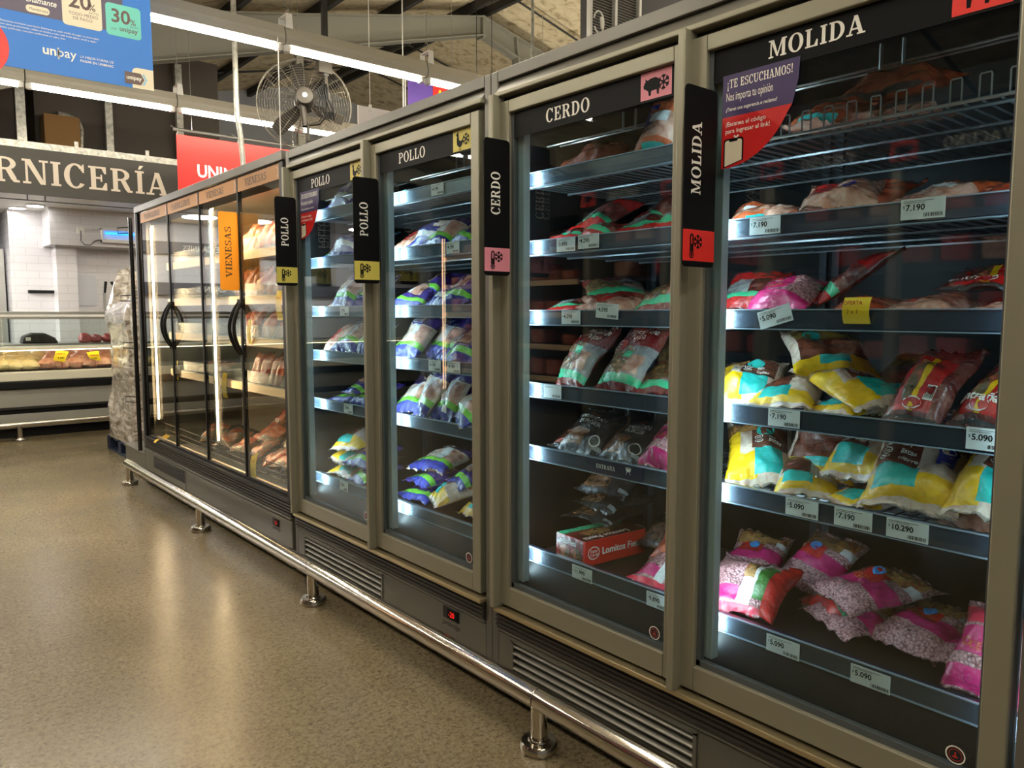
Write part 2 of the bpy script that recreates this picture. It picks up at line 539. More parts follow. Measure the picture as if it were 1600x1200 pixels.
def tile_mat(name, rgb, grout, sx, sz, axis='xz', rough=0.12):
    m = bpy.data.materials.new(name)
    m.use_nodes = True
    nt = m.node_tree
    b = nt.nodes['Principled BSDF']
    tc = nt.nodes.new('ShaderNodeTexCoord')
    sp = nt.nodes.new('ShaderNodeSeparateXYZ')
    cb = nt.nodes.new('ShaderNodeCombineXYZ')
    nt.links.new(tc.outputs['Object'], sp.inputs[0])
    nt.links.new(sp.outputs['X' if axis[0] == 'x' else 'Y'], cb.inputs[0])
    nt.links.new(sp.outputs['Z'], cb.inputs[1])
    br = nt.nodes.new('ShaderNodeTexBrick')
    br.inputs['Color1'].default_value = lin(rgb); br.inputs['Color2'].default_value = lin(rgb)
    br.inputs['Mortar'].default_value = lin(grout)
    br.inputs['Scale'].default_value = 1.0
    br.inputs['Mortar Size'].default_value = 0.004
    br.inputs['Mortar Smooth'].default_value = 0.6
    br.inputs['Brick Width'].default_value = sx
    br.inputs['Row Height'].default_value = sz
    nt.links.new(cb.outputs[0], br.inputs['Vector'])
    nt.links.new(br.outputs['Color'], b.inputs['Base Color'])
    b.inputs['Roughness'].default_value = rough
    bp = nt.nodes.new('ShaderNodeBump'); bp.invert = True
    bp.inputs['Strength'].default_value = 0.3; bp.inputs['Distance'].default_value = 0.003
    nt.links.new(br.outputs['Fac'], bp.inputs['Height'])
    nt.links.new(bp.outputs['Normal'], b.inputs['Normal'])
    return m

M_FLOOR = concrete()
M_TILE = tile_mat('white_metro_tile', (226, 224, 226), (206, 204, 205), 0.28, 0.10)
M_TILEY = tile_mat('white_metro_tile_return', (226, 224, 226), (196, 194, 194), 0.20, 0.10, 'yz')
M_ROOF = mottled('roof_insulation_board', [(0.28, (140, 122, 92)), (0.45, (196, 180, 146)), (0.62, (212, 198, 166)), (0.8, (170, 150, 116))], 7.0, rough=0.9, coat=0, bump=0.5, detail=8)
M_PURLIN = mat('dark_purlin', (38, 36, 34), 0.6)
M_RAFTER = mat('grey_rafter_paint', (128, 125, 113), 0.55)
M_PART = mat('dark_partition', (60, 52, 43), 0.7, bump=(3, 0.1))
M_GALV = mottled('galvanised_steel', [(0.3, (150, 150, 140)), (0.6, (196, 194, 184))], 20, rough=0.4, coat=0, bump=0.0, metal=0.6)
M_SHEET = mat('far_wall_sheet', (150, 152, 156), 0.6)

# ---------------------------------------------------------------- room shell
b = MB(); b.box((-7, -6, -0.1), (17, 15, 0), M_FLOOR)
floor = structure(b.build('floor'))

RX, RZ, SL = 7.28, 5.93, 0.235               # roof ridge and pitch
b = MB()
for (xa, xb) in ((-7.0, RX), (RX, 17.0)):
    za, zb = RZ - SL * abs(RX - xa), RZ - SL * abs(RX - xb)
    b.add([(xa, -6, za), (xb, -6, zb), (xb, 15, zb), (xa, 15, za), (xa, -6, za + .08), (xb, -6, zb + .08), (xb, 15, zb + .08), (xa, 15, za + .08)],
          [(0, 3, 2, 1), (4, 5, 6, 7), (0, 1, 5, 4), (1, 2, 6, 5), (2, 3, 7, 6), (3, 0, 4, 7)], M_ROOF)
structure(b.build('ceiling'))

def roof_z(x):
    return RZ - SL * abs(RX - x)

b = MB(); b.box((-7, 14.9, 0), (17, 15.0, 5.9), M_SHEET); structure(b.build('wall_back'))
b = MB(); b.box((16.9, -6, 0), (17, 15, 3.6), M_SHEET); structure(b.build('wall_right'))
b = MB(); b.box((-7.0, -6, 0), (-6.9, 15, 2.6), M_SHEET); structure(b.build('wall_left'))

# dark partition over the butcher's department, with an opening
b = MB()
b.box((-6.5, 10.6, 2.72), (1.65, 10.66, 3.3), M_PART)
b.box((1.65, 10.6, 3.3), (2.18, 10.66, 4.25), M_PART)
b.box((2.18, 10.6, 2.72), (3.78, 10.66, 4.62), M_PART)
b.box((-6.5, 10.6, 3.3), (1.45, 10.66, 3.95), M_PART)
b.box((-6.5, 12.2, 2.72), (3.7, 12.26, 4.3), M_PART)
structure(b.build('wall_upper'))

# painted portal rafter with haunches, and purlins
YR = 9.4
b = MB()
k = YR / 9.5
left = [(-4.5, 2.95), (2.6 * k, 4.70), (4.25 * k, 5.0), (RX, 5.70), (RX, 5.44), (4.63 * k, 4.68), (2.64 * k, 4.12), (-1.0, 2.75), (-4.5, 1.9)]
left = [(x, min(z, roof_z(x) - 0.14)) for x, z in left]
b.prism(left, lambda p, q, t: (p, t, q), (YR - 0.012, YR + 0.012), M_RAFTER)
right = [(RX, 5.70), (12.0, 4.58), (12.0, 4.1), (RX, 5.44)]
b.prism(right, lambda p, q, t: (p, t, q), (YR - 0.012, YR + 0.012), M_RAFTER)
for pts in ([(2.64 * k, 4.12), (4.63 * k, 4.68), (RX, 5.44), (12.0, 4.1)], [(-4.5, 2.98), (2.6 * k, 4.66), (4.25 * k, 5.0), (RX, 5.70), (12.0, 4.60)]):
    for (xa, za), (xb, zb) in zip(pts[:-1], pts[1:]):
        za, zb = min(za, roof_z(xa) - 0.13), min(zb, roof_z(xb) - 0.13)
        b.add([(xa, YR - .09, za), (xb, YR - .09, zb), (xb, YR + .09, zb), (xa, YR + .09, za),
               (xa, YR - .09, za + .014), (xb, YR - .09, zb + .014), (xb, YR + .09, zb + .014), (xa, YR + .09, za + .014)],
              [(0, 3, 2, 1), (4, 5, 6, 7), (0, 1, 5, 4), (1, 2, 6, 5), (2, 3, 7, 6), (3, 0, 4, 7)], M_RAFTER)
b.box((RX - .02, YR - .08, 5.40), (RX + .02, YR + .08, 5.72), M_RAFTER)
b.prism([(7.9, 5.57), (7.93, 5.57), (7.98, 5.16), (7.95, 5.16)], lambda p, q, t: (p, t, q), (YR - .08, YR + .08), M_RAFTER)
structure(b.build('ceiling_rafter'))

for i, x in enumerate((-4.2, -2.6, -1.0, 0.6, 2.2, 3.6, 4.75, 5.9, 7.14, 7.42, 9.6, 11.0, 12.4)):
    b = MB()
    z = roof_z(x)
    hh = 0.14 if abs(x - RX) > 0.3 else 0.12
    b.box((x - 0.035, -6, z - hh), (x + 0.035, 14.9, z - 0.004), M_PURLIN)
    structure(b.build('ceiling_purlin'))
# thin sag bars between purlins, running with the slope
for y in (2.6, 5.2, 7.55, 8.75, 11.4, 12.9):
    b = MB()
    b.tube([(-4.2, y, roof_z(-4.2) - .10), (RX, y, roof_z(RX) - .10), (12.4, y, roof_z(12.4) - .10)], 0.018, M_PURLIN, 6)
    structure(b.build('ceiling_sag_bar'))

# butcher's department: soffit, tiled walls, projecting tiled box and pier
b = MB(); b.box((-6.5, 9.98, 2.69), (3.6, 14.8, 2.72), M_PURE); structure(b.build('ceiling_butchery'))
b = MB(); b.box((1.5, 12.1, 0), (1.52, 13.2, 2.69), M_TILEY); b.box((.9, 13.2, 0), (1.52, 13.25, 2.69), M_TILE); b.box((-6.5, 12.1, 0), (.9, 12.2, 2.69), M_TILE)
structure(b.build('wall_butchery_recess'))
b = MB(); b.box((1.50, 12.0, 0), (4.2, 12.1, 2.69), M_TILE); structure(b.build('wall_butchery'))
b = MB()
b.box((1.88, 11.45, 2.22), (4.2, 12.0, 2.69), M_TILE)
structure(b.build('wall_butchery_bulkhead'))
b = MB(); b.box((1.98, 11.72, 0), (2.22, 12.0, 2.22), M_TILE); structure(b.build('wall_butchery_pier'))

# signboard over the counter on galvanised framing
SY = 9.95
b = MB(); b.box((-3.2, SY, 2.635), (3.3, SY + 0.04, 3.13), mat('sign_charcoal', (68, 66, 60), 0.6))
sign = own(b.build('fascia_sign'), (0.5, SY, 2.635))
tag(sign, 'long charcoal signboard with cream letters above the meat counter', 'sign')
b = MB()
M_CREAM = mat('cream_letters', (226, 212, 194), 0.5)
g, w = slab('CARNICERÍA', 0.262, 2.30)
b.flat(g, (0.62, SY - 0.004, 2.75), (1, 0, 0), (0, 0, 1), M_CREAM)
b.build('lettering', sign)
fr = thing('sign_frame', (0.5, SY + 0.1, 2.72), 'galvanised stud frame standing along the top of the charcoal signboard', 'frame')
b = MB(); b.box((-3.2, SY + 0.045, 3.10), (3.35, SY + 0.12, 3.21), M_GALV); b.build('rail', fr)
for x in (-2.4, -1.2, 0.25, 1.43):
    b = MB(); b.box((x - .045, SY + .05, 3.1), (x + .045, SY + .11, 4.05), M_GALV); b.build('stud', fr)
for x in (1.95, 2.70):
    b = MB(); b.box((x - .02, SY + .04, 3.1), (x + .02, SY + .07, 3.27), M_GALV); b.build('stud', fr)
for x in (1.18, 2.42, 3.25):
    b = MB(); b.box((x - .04, 10.50, 2.75), (x + .04, 10.58, 4.2 if x < 2 else 4.5), M_GALV)
    structure(b.build('trim_stud'))
b = MB(); b.box((1.68, 10.22, 2.72), (2.04, 10.46, 3.59), mat('cardboard', (120, 88, 46), 0.8))
tag(own(b.build('cardboard_box', bevel=.006), (1.86, 10.34, 2.72)), 'brown cardboard box standing behind the charcoal signboard', 'box')
b = MB(); b.tube([(2.10, 10.53, 2.72), (2.11, 10.53, 3.15), (2.095, 10.53, 3.30), (2.11, 10.53, 3.52), (2.08, 10.53, 3.62), (1.99, 10.53, 3.66), (1.88, 10.53, 3.665)], 0.035, mottled('foil', [(.3, (120, 118, 112)), (.6, (220, 218, 210))], 30, rough=.3, coat=0, metal=.8), 8)
tag(own(b.build('foil_duct', smooth=True), (2.10, 10.53, 2.72)), 'crumpled foil duct bent over the brown cardboard', 'duct')
# recessed lamps in the white soffit
for (x, y, d) in ((1.72, 11.35, 'nearer'), (1.58, 11.75, 'farther')):
    t = thing('downlight', (x, y, 2.69), 'round white downlight in the butchery soffit, the %s of two' % d, 'ceiling light', 'butchery downlights')
    b = MB(); b.lathe([(0.11, 0.0), (0.11, -0.012), (0.095, -0.016)], (x, y, 2.69), (0, 0, 1), M_PURE); b.build('trim_ring', t)
    b = MB(); b.lathe([(0.09, -0.0165), (0.086, -0.019)], (x, y, 2.69), (0, 0, 1), glow('downlight_face', (255, 250, 244), 12)); b.build('diffuser', t)
for x in (-3.0, -2.0, -1.2, -0.4, 0.4):  # extra unseen lights, added to brighten the wall mirrored in the chiller doors
    t = thing('downlight', (x, 11.3, 2.69), 'round white light added in the unseen butchery soffit to brighten the mirrored wall', 'ceiling light', 'added unseen butchery lights')
    b = MB(); b.lathe([(0.22, -0.001), (0.215, -0.012)], (x, 11.3, 2.69), (0, 0, 1), glow('added_soffit_glow', (255, 250, 244), 42)); b.build('diffuser', t)
b = MB(); b.tube([(-1.0, 10.03, 2.58), (3.2, 10.03, 2.58)], 0.006, M_DARK, 6)
for x in (1.45, 1.62, 2.85):
    b.tube([(x, 10.03, 2.58), (x, 10.03, 2.69)], 0.006, M_DARK, 6)
tag(own(b.build('hanging_rail', smooth=True), (1.1, 10.03, 2.58)), 'thin dark rod hung under the charcoal signboard', 'rod')
# insect lamp, socket and lead on the tiled bulkhead
t = thing('insect_lamp', (2.72, 11.44, 2.3), 'white insect lamp with a glowing blue tube on the tiled bulkhead', 'lamp')
b = MB(); b.box((2.46, 11.33, 2.27), (3.0, 11.45, 2.31), M_PURE); b.box((2.46, 11.36, 2.43), (3.0, 11.45, 2.46), M_PURE)
b.box((2.46, 11.34, 2.27), (2.475, 11.45, 2.46), M_PURE); b.box((2.985, 11.34, 2.27), (3.0, 11.45, 2.46), M_PURE); b.box((2.46, 11.43, 2.27), (3.0, 11.45, 2.46), M_PURE)
b.build('housing', t, bevel=.003)
b = MB(); b.tube([(2.51, 11.38, 2.395), (2.98, 11.38, 2.395)], 0.016, glow('blue_tube', (50, 150, 255), 1.1), 10); b.build('tube', t, smooth=True)
b = MB(); b.box((2.19, 11.438, 2.37), (2.27, 11.45, 2.46), M_PURE)
sk = tag(own(b.build('wall_socket', bevel=.003), (2.23, 11.445, 2.41)), 'small white wall socket left of the insect lamp', 'socket')
b = MB(); b.tube([(2.23, 11.43, 2.41), (2.225, 11.40, 2.36), (2.22, 11.40, 2.28), (2.26, 11.40, 2.23), (2.33, 11.40, 2.23), (2.38, 11.40, 2.28), (2.42, 11.40, 2.30), (2.46, 11.40, 2.30)], 0.006, M_DARK, 6)
tag(own(b.build('power_lead', smooth=True), (2.23, 11.43, 2.41)), 'thin dark lead looping from the socket to the insect lamp', 'cable')
# knife rack strip, board and knives on the wall
b = MB(); b.box((1.68, 11.965, 1.605), (2.04, 11.998, 1.645), M_MATBLACK)
tag(own(b.build('magnetic_strip', bevel=.004), (1.85, 12.0, 1.58)), 'black magnetic knife strip on the white tiled wall', 'strip')
b = MB(); b.prism(rounded(2.24, 1.44, 2.50, 1.86, .04)[0], lambda p, q, t_: (p, t_, q), (11.975, 11.995), mat('board_plastic', (206, 208, 216), .5))
tag(own(b.build('cutting_board'), (2.4, 11.98, 1.44)), 'pale grey cutting board hung on the wall beside the pier', 'cutting board')
for (x, tilt, wz) in ((2.60, 0.02, 'upright'), (2.76, -0.07, 'leaning')):
    t = thing('knife', (x, 11.985, 1.32), 'black handled knife, the %s one on the wall by the wrapped pallet' % wz, 'knife', 'knives on the wall')
    b = MB(); b.tube([(x, 11.985, 1.62), (x + tilt, 11.985, 1.78)], [0.014, 0.018], M_MATBLACK, 8); b.build('handle', t, smooth=True)
    b = MB(); b.prism([(-.02, 1.3), (.012, 1.32), (.014, 1.62), (-.014, 1.62)], lambda p, q, t_: (x + p, t_, q), (11.986, 11.999), M_STEEL); b.build('blade', t)
# steel door frame at the far left of the butchery
b = MB(); b.box((1.36, 12.4, 0), (1.48, 12.5, 2.2), M_STEEL); structure(b.build('door_1_frame'))
b = MB(); b.box((0.92, 12.42, 0), (1.36, 12.46, 2.15), M_STEEL); structure(b.build('door_1'))
# dark bands with lettering on the butchery wall farther left (seen mirrored in the chiller doors)
M_BAND = mat('charcoal_band', (74, 76, 84), .5)
for (z, txt, x) in ((2.30, 'CONSERVACIÓN DE CARNES', -2.0), (1.70, 'CERDO  CARNES', -1.5)):
    b = MB(); b.box((-6.3, 12.06, z - .09), (.88, 12.09, z + .09), M_BAND)
    bd = own(b.build('wall_band'), (-2.5, 12.08, z))
    tag(bd, '%s charcoal lettered band on the butchery wall, mirrored in the chiller doors' % ('upper' if z > 2 else 'lower'), 'sign', 'butchery wall bands')
    b = MB()
    b.flat(sans(txt, .085, .012), (x, 12.055, z - .04), (1, 0, 0), (0, 0, 1), M_WHITE); b.build('lettering', bd)
# ---------------------------------------------------------------- fluorescent battens, in rows across the store
def batten(x0, y, z, L, label, group=None, hook=True, proto=[None]):
    if proto[0] is None:
        t = thing('fluorescent_light', (x0, y, z), label, 'ceiling light', group)
        b = MB()
        prof = [(-0.045, 0.02), (0.045, 0.02), (0.06, 0.055), (0.06, 0.085), (0.035, 0.15), (-0.035, 0.15), (-0.06, 0.085), (-0.06, 0.055)]
        b.prism(prof, lambda p, q, s: (x0 + s, y + p, z + q), (0.0, 1.24), mat('batten_white', (182, 177, 162), .5))
        b.build('housing', t)
        b = MB(); b.tube([(x0 + 0.05, y, z), (x0 + 1.19, y, z)], 0.022, M_TUBE, 12); b.build('tube', t, smooth=True)
        for s in (0.015, 1.195):
            b = MB(); b.box((x0 + s, y - .025, z - .026), (x0 + s + .032, y + .025, z + .03), M_PURE)
            b.tube([(x0 + s + .016, y, z - .02), (x0 + s + .016, y, z + .02)], .03, M_PURE, 10)
            b.build('lamp_holder', t)
        b = MB()
        b.prism([(-.03, .13), (.03, .13), (.022, .235), (-.022, .235)], lambda p, q, s: (x0 + .02 + p, y + s, z + q), (-.067, -.062), M_PURE)
        b.prism([(-.03, .13), (.03, .13), (.022, .235), (-.022, .235)], lambda p, q, s: (x0 + .02 + p, y + s, z + q), (.062, .067), M_PURE)
        b.box((x0 - .002, y - .066, z + .225), (x0 + .042, y + .066, z + .235), M_PURE)
        b.tube([(x0 + .02, y, z + .235), (x0 + .02, y, z + .27), (x0 + .045, y, z + .29), (x0 + .02, y, z + .32), (x0 + .005, y, z + .30), (x0 + .02, y, z + .33)], .004, M_STEEL, 6)
        b.tube([(x0 + .02, y, z + .33), (x0 + .02, y, roof_z(1.2) - 0.03)], .003, M_STEEL, 5)
        b.build('hanger', t)
        proto[0] = t
        return t
    src = proto[0]
    t = src.copy(); COL.objects.link(t)
    t.location = (x0, y, z)
    t['label'] = label
    if group: t['group'] = group
    for ch in src.children:
        if ch.name.startswith('hanger'):
            c = ch.copy(); c.data = ch.data.copy()
            dz = (roof_z(x0) - .03) - z
            for v_ in c.data.vertices:
                if v_.co.z > 0.5: v_.co.z = dz
        else:
            c = ch.copy()
        COL.objects.link(c); c.parent = t
    return t

P0 = 2.50 - 1.25
names = {0: 'fluorescent batten of the front row, its lit end cut off by the blue banner',
         1: 'fluorescent batten of the front row, the one between the banner batten and the freezer top',
         2: 'fluorescent batten of the front row, dipping behind the grey freezer top'}
for i in range(-3, 3):
    batten(P0 + 1.25 * i, 5.62, 3.30, 1.24, names.get(i, 'fluorescent batten of the front row hidden behind the blue banner'), 'front row of fluorescent battens')
names = {-1: 'fluorescent batten of the rear row, leftmost, above the charcoal signboard letters',
         0: 'fluorescent batten of the rear row, running under the blue banner',
         1: 'fluorescent batten of the rear row, passing behind the galvanised pipe and fan'}
for i in range(-4, 3):
    batten(1.18 + 1.25 * i, 7.95, 3.30, 1.24, names.get(i, 'fluorescent batten of the rear row beyond the edge of the view' if i < -1 else 'fluorescent batten of the rear row behind the freezers'), 'rear row of fluorescent battens')
for y in (3.29, 0.96, -1.37, -3.7):
    for i in range(-1, 2):
        batten(-0.15 + 1.25 * i, y, 3.30, 1.24, 'fluorescent batten overhead, out of the view', 'overhead fluorescent battens')
M_BARE = glow('added_roof_light', (255, 247, 228), 48.0)  # bare tubes added out of view behind the freezers to brighten the roof
up = None
for y in (1.4, 3.29, 5.62, 7.95):
    for i in range(0, 3):
        x0, z = 5.4 + 1.5 * i, 2.9
        if up is None:
            up = thing('added_roof_light', (x0, y, z), 'unseen bare tube added behind the freezers to brighten the roof', 'ceiling light', 'added roof lights')
            b = MB(); b.box((x0, y - .03, z - .05), (x0 + 1.24, y + .03, z - .01), M_PURE); b.build('housing', up)
            b = MB(); b.tube([(x0 + .02, y, z + .02), (x0 + 1.22, y, z + .02)], .022, M_BARE, 10); b.build('tube', up)
            b = MB(); b.tube([(x0 + .3, y, z - .01), (x0 + .3, y, z + 2.4)], .003, M_STEEL, 5); b.build('hanger', up)
        else:
            q = up.copy(); COL.objects.link(q); q.location = (x0, y, z)
            for chd in up.children:
                c = chd.copy(); COL.objects.link(c); c.parent = q
# ---------------------------------------------------------------- upright freezers
ZG0, ZG1 = 0.415, 1.992          # glass
ZF0, ZF1 = 0.345, 2.032          # door frame
LV = {'A': [1.815, 1.590, 1.358, 1.112, 0.895, 0.535], 'B': [1.850, 1.620, 1.380, 1.162, 0.918, 0.535]}
YELLOW, PINK, RED, ORANGE = mat('yellow_print', (222, 206, 96), .5), mat('pink_print', (228, 140, 156), .5), mat('red_print', (226, 44, 34), .5), mat('orange_print', (238, 154, 12), .5)
M_PURPLE = mat('purple_print', (58, 44, 92), .5)
M_STRED = mat('sticker_red', (200, 30, 30), .45)
M_PHONE = mat('phone_cream', (226, 216, 190), .5)
M_INTREFL = mat('light_channel', (196, 208, 210), .45, .1)
RIGHT = (0, -1, 0)
UP = (0, 0, 1)

def printing(b, shapes, x, y, z, m, lift=0.0):
    b.flat(shapes, (x, y, z), RIGHT, UP, m, lift)

def sticker(parent, y, z1):
    """quarter round feedback notice stuck on the glass: purple top, red body, a drawn phone"""
    xg = 1.6464
    b = MB()
    w, hgt = 0.203, 0.222
    out = [(0, 0), (0, hgt), (w, hgt)]
    for i in range(1, 14):
        a = math.radians(90 * i / 14)
        out.append((w * math.cos(a) ** 0.9, hgt * (1 - math.sin(a))))
    hi = [p for p in out if p[1] >= hgt - .1001]
    cut = w * math.cos(math.asin(0.408)) ** .9
    purple = [(0, hgt - .10), (0, hgt), (w, hgt), (w * .985, hgt - .05), (cut, hgt - .10)]
    red = [(0, 0), (0, hgt - .10), (cut, hgt - .10)] + [p for p in out[3:] if p[1] < hgt - .10]
    b.prism(purple, lambda p, q, t: (xg - t, y - p, z1 - hgt + q), (0, .0006), M_PURPLE)
    b.prism(red, lambda p, q, t: (xg - t, y - p, z1 - hgt + q), (0, .0006), M_STRED)
    xf = xg - .0009
    g, _ = slab('¡TE ESCUCHAMOS!', .020, .175)
    printing(b, g, xf, y - .012, z1 - .032, M_WHITE)
    printing(b, shift(sans('Nos importa tu opinión', .016), 0, 0, .58, 1.25), xf, y - .01, z1 - .062, M_WHITE)
    printing(b, shift(sans('¿Tienes una sugerencia o reclamo?', .0085, .01), 0, 0, .82, 1), xf, y - .01, z1 - .086, M_WHITE)
    printing(b, sans('¡Escanea el código', .0105, .01), xf, y - .01, z1 - .122, M_WHITE)
    printing(b, sans('para ingresar al link!', .0105, .01), xf, y - .01, z1 - .139, M_WHITE)
    printing(b, [stroke(.04, .006, .046, 0, .004), stroke(.046, 0, .052, .006, .004)], xf, y + .005, z1 - .152, M_WHITE)
    ph = [p for p in rounded(.006, 0, .062, .070, .008, corners=(0, 1, 1, 0))[0]]
    printing(b, [([(p, q + (0.016 * p / .066 if q < .01 else 0)) for p, q in ph], [tuple(range(len(ph)))])], xf, y, z1 - hgt, M_BLACK, .0001)
    ph = [p for p in rounded(.010, .002, .058, .066, .006, corners=(0, 1, 1, 0))[0]]
    printing(b, [([(p, q + (0.016 * p / .066 if q < .01 else 0)) for p, q in ph], [tuple(range(len(ph)))])], xf, y, z1 - hgt, M_PHONE, .0004)
    printing(b, [rounded(.022, .062, .046, .069, .003)], xf, y, z1 - hgt, M_BLACK, .0006)
    s = b.build('feedback_sticker', parent)
    s['label'] = 'purple and red quarter round notice on the glass'

def flag_sign(y, text, back, ink, band, label, zb=1.472, zt=1.916, x0=1.566, x1=1.690, yfix=None):
    t = thing('flag_sign', (x1, y, zb), label, 'sign', 'flag signs standing out from the cabinet doors')
    b = MB()
    out = rounded(x0, zb, x1, zt, .014, corners=(1, 1, 1, 1))[0]
    b.prism(out, lambda p, q, s: (p, y + s, q), (-.0015, .0015), back)
    b.build('panel', t)
    b = MB()
    if yfix:
        b.box((x1 - .03, y + .0015, zb + .05), (x1, y + .004, zt - .05), back); b.box((x1 - .002, y + .0015, zb + .05), (x1 + .001, yfix + .014, zt - .05), back); b.box((x1, yfix, zb + .05), (1.6325, yfix + .014, zt - .05), back)
    else:
        b.box((x1 - .03, y + .0015, zb + .05), (x1 + .002, y + .006, zt - .05), back)
    b.build('bracket', t)
    yf = y - .0019
    b = MB()
    length = {4: .12, 5: .135, 6: .17, 8: .20}[len(text)]
    if not band: length = .285
    g, w = slab(text, .036 if band else .036, length)
    zmid = (zb + zt) / 2 + (.045 if band else -.005)
    b.flat(g, (x0 + .064 if band else x0 + .068, yf, zmid - w / 2), (0, 0, 1), (-1, 0, 0), ink)
    b.build('lettering', t)
    if band:
        b = MB()
        b.flat([_rect(x0 + .0005, zb + .014, x1 - .0005, zb + .088)], (0, yf, 0), (1, 0, 0), (0, 0, 1), band)
        o = b.build('colour_band', t)
        b = MB()
        sh = thermometer(x0 + .034, zb + .049, .056, .0048) + snowflake(x0 + .058, zb + .060, .017, .0036)
        b.flat(sh, (0, yf - .0004, 0), (1, 0, 0), (0, 0, 1), M_BLACK)
        b.build('thermometer_symbol', o)
    return t

def door(parent, ya, yb, title, tcfg, icon, icon_m, notice=False, sill='round'):
    """glass door between ya (near) and yb (far)"""
    b = MB()
    xo, xi = 1.632, 1.652
    w = 0.047
    b.box((xo, yb - w, ZF0), (xi + .03, yb, ZF1), M_ALU)
    b.box((xo, ya, ZF0), (xi + .03, ya + w, ZF1), M_ALU)
    b.box((xo, ya + w, ZF1 - .040), (xi + .03, yb - w, ZF1), M_ALU)
    b.box((xo, ya + w, ZF0), (xi + .03, yb - w, ZF0 + .068), M_ALU)
    # full height pull lip on the far stile
    b.box((1.600, yb - .004, ZF0 - .01), (xi, yb + .018, ZF1 + .022), M_ALU)
    ob = b.build('door', parent, bevel=.003)
    gy0, gy1 = ya + w, yb - w
    b = MB()
    M_GASK = mat('grey_gasket', (74, 80, 82), .5)
    b.box((1.645, gy1 - .012, ZG0), (1.662, gy1, ZG1), M_GASK); b.box((1.645, gy0, ZG0), (1.662, gy0 + .006, ZG1), M_GASK)
    b.box((1.645, gy0, ZG0 - .002), (1.662, gy1, ZG0 + .014), M_GASK)
    b.build('gasket', ob)
    b = MB(); b.box((1.650, gy0, ZG0), (1.664, gy1, ZG1), M_GLASS)
    b.build('glass_pane', ob)
    b = MB(); b.box((1.6475, gy0, 1.912), (1.6495, gy1, ZG1), M_BLACK)
    hp = b.build('header_panel', ob)
    b = MB()
    g, wd = slab(title, tcfg[0], tcfg[2])
    printing(b, g, 1.6468, tcfg[1], tcfg[3], M_WHITE)
    b.build('header_lettering', ob)
    b = MB()
    iy = gy0 + .018 if icon is not None else 0
    if icon is not None:
        printing(b, [_rect(0, 0, .105, .072)], 1.6470, iy + .105, 1.918, icon_m)
        printing(b, shift(icon, .040, .036, .058, .058), 1.6466, iy + .105, 1.918, M_BLACK)
        printing(b, snowflake(.078, .036, .020, .0042), 1.6464, iy + .105, 1.918, M_BLACK)
        b.build('animal_pictogram', ob)
    if notice:
        sticker(ob, gy1 - .040, 1.924)
    # small round maker's mark at the lower near corner of the pane
    b = MB()
    printing(b, [_ring(0, 0, .019, .019, .0165, .0165)], 1.6494, gy0 + .045, .452, M_WHITE)
    printing(b, [_ring(0, 0, .0125, .0125, .0115, .0115), stroke(-.005, -.004, .005, -.004, .003), stroke(0, -.006, 0, .006, .003)], 1.6494, gy0 + .045, .452, M_STRED)
    b.build('round_sticker', ob)
    return ob

def shelf(parent, y0, y1, z, solid=False, wire_front=None, name='shelf', rm=M_NAVY):
    """z is the top of the price rail"""
    b = MB()
    zs = z - .036
    if solid:
        b.box((1.745, y0, zs - .02), (2.36, y1, zs - .006), mat('tray_brown', (46, 38, 34), .35))
    else:
        n = max(3, int((y1 - y0) / .034))
        for i in range(n + 1):
            y = y0 + .01 + (y1 - y0 - .02) * i / n
            b.tube([(1.75, y, zs - .006), (2.35, y, zs - .006)], .0028, M_WIRE, 4)
        for x in (1.76, 1.95, 2.15, 2.34):
            b.tube([(x, y0 + .005, zs - .012), (x, y1 - .005, zs - .012)], .004, M_WIRE, 5)
    sh = b.build(name, parent)
    if wire_front:
        b = MB()
        ya, yb = wire_front
        n = int((yb - ya) / .052)
        for i in range(n + 1):
            y = ya + (yb - ya) * i / n
            b.tube([(1.752, y - .011, zs), (1.752, y - .011, zs + .046), (1.752, y - .009, zs + .05), (1.752, y + .009, zs + .05), (1.752, y + .011, zs + .046), (1.752, y + .011, zs)] if i % 1 == 0 else [], .0020, M_STEEL, 5)
        b.tube([(1.752, ya, zs), (1.752, yb, zs)], .004, M_STEEL, 6)
        b.build('wire_front', sh)
        y0 = yb + .02
    b = MB()
    xr = 1.738
    b.box((xr + .003, y0, z - .050), (xr + .010, y1, z - .003), rm)
    b.box((xr + .003, y0, z - .006), (xr + .022, y1, z - .002), rm)
    b.box((xr, y0, z - .046), (xr + .0015, y1, z - .004), M_RAILCLEAR)
    b.box((xr - .002, y0, z - .0515), (xr + .010, y1, z - .0485), M_RAILEDGE)
    b.box((xr - .002, y0, z - .003), (xr + .004, y1, z), M_RAILEDGE)
    b.build('price_rail', sh)
    return sh

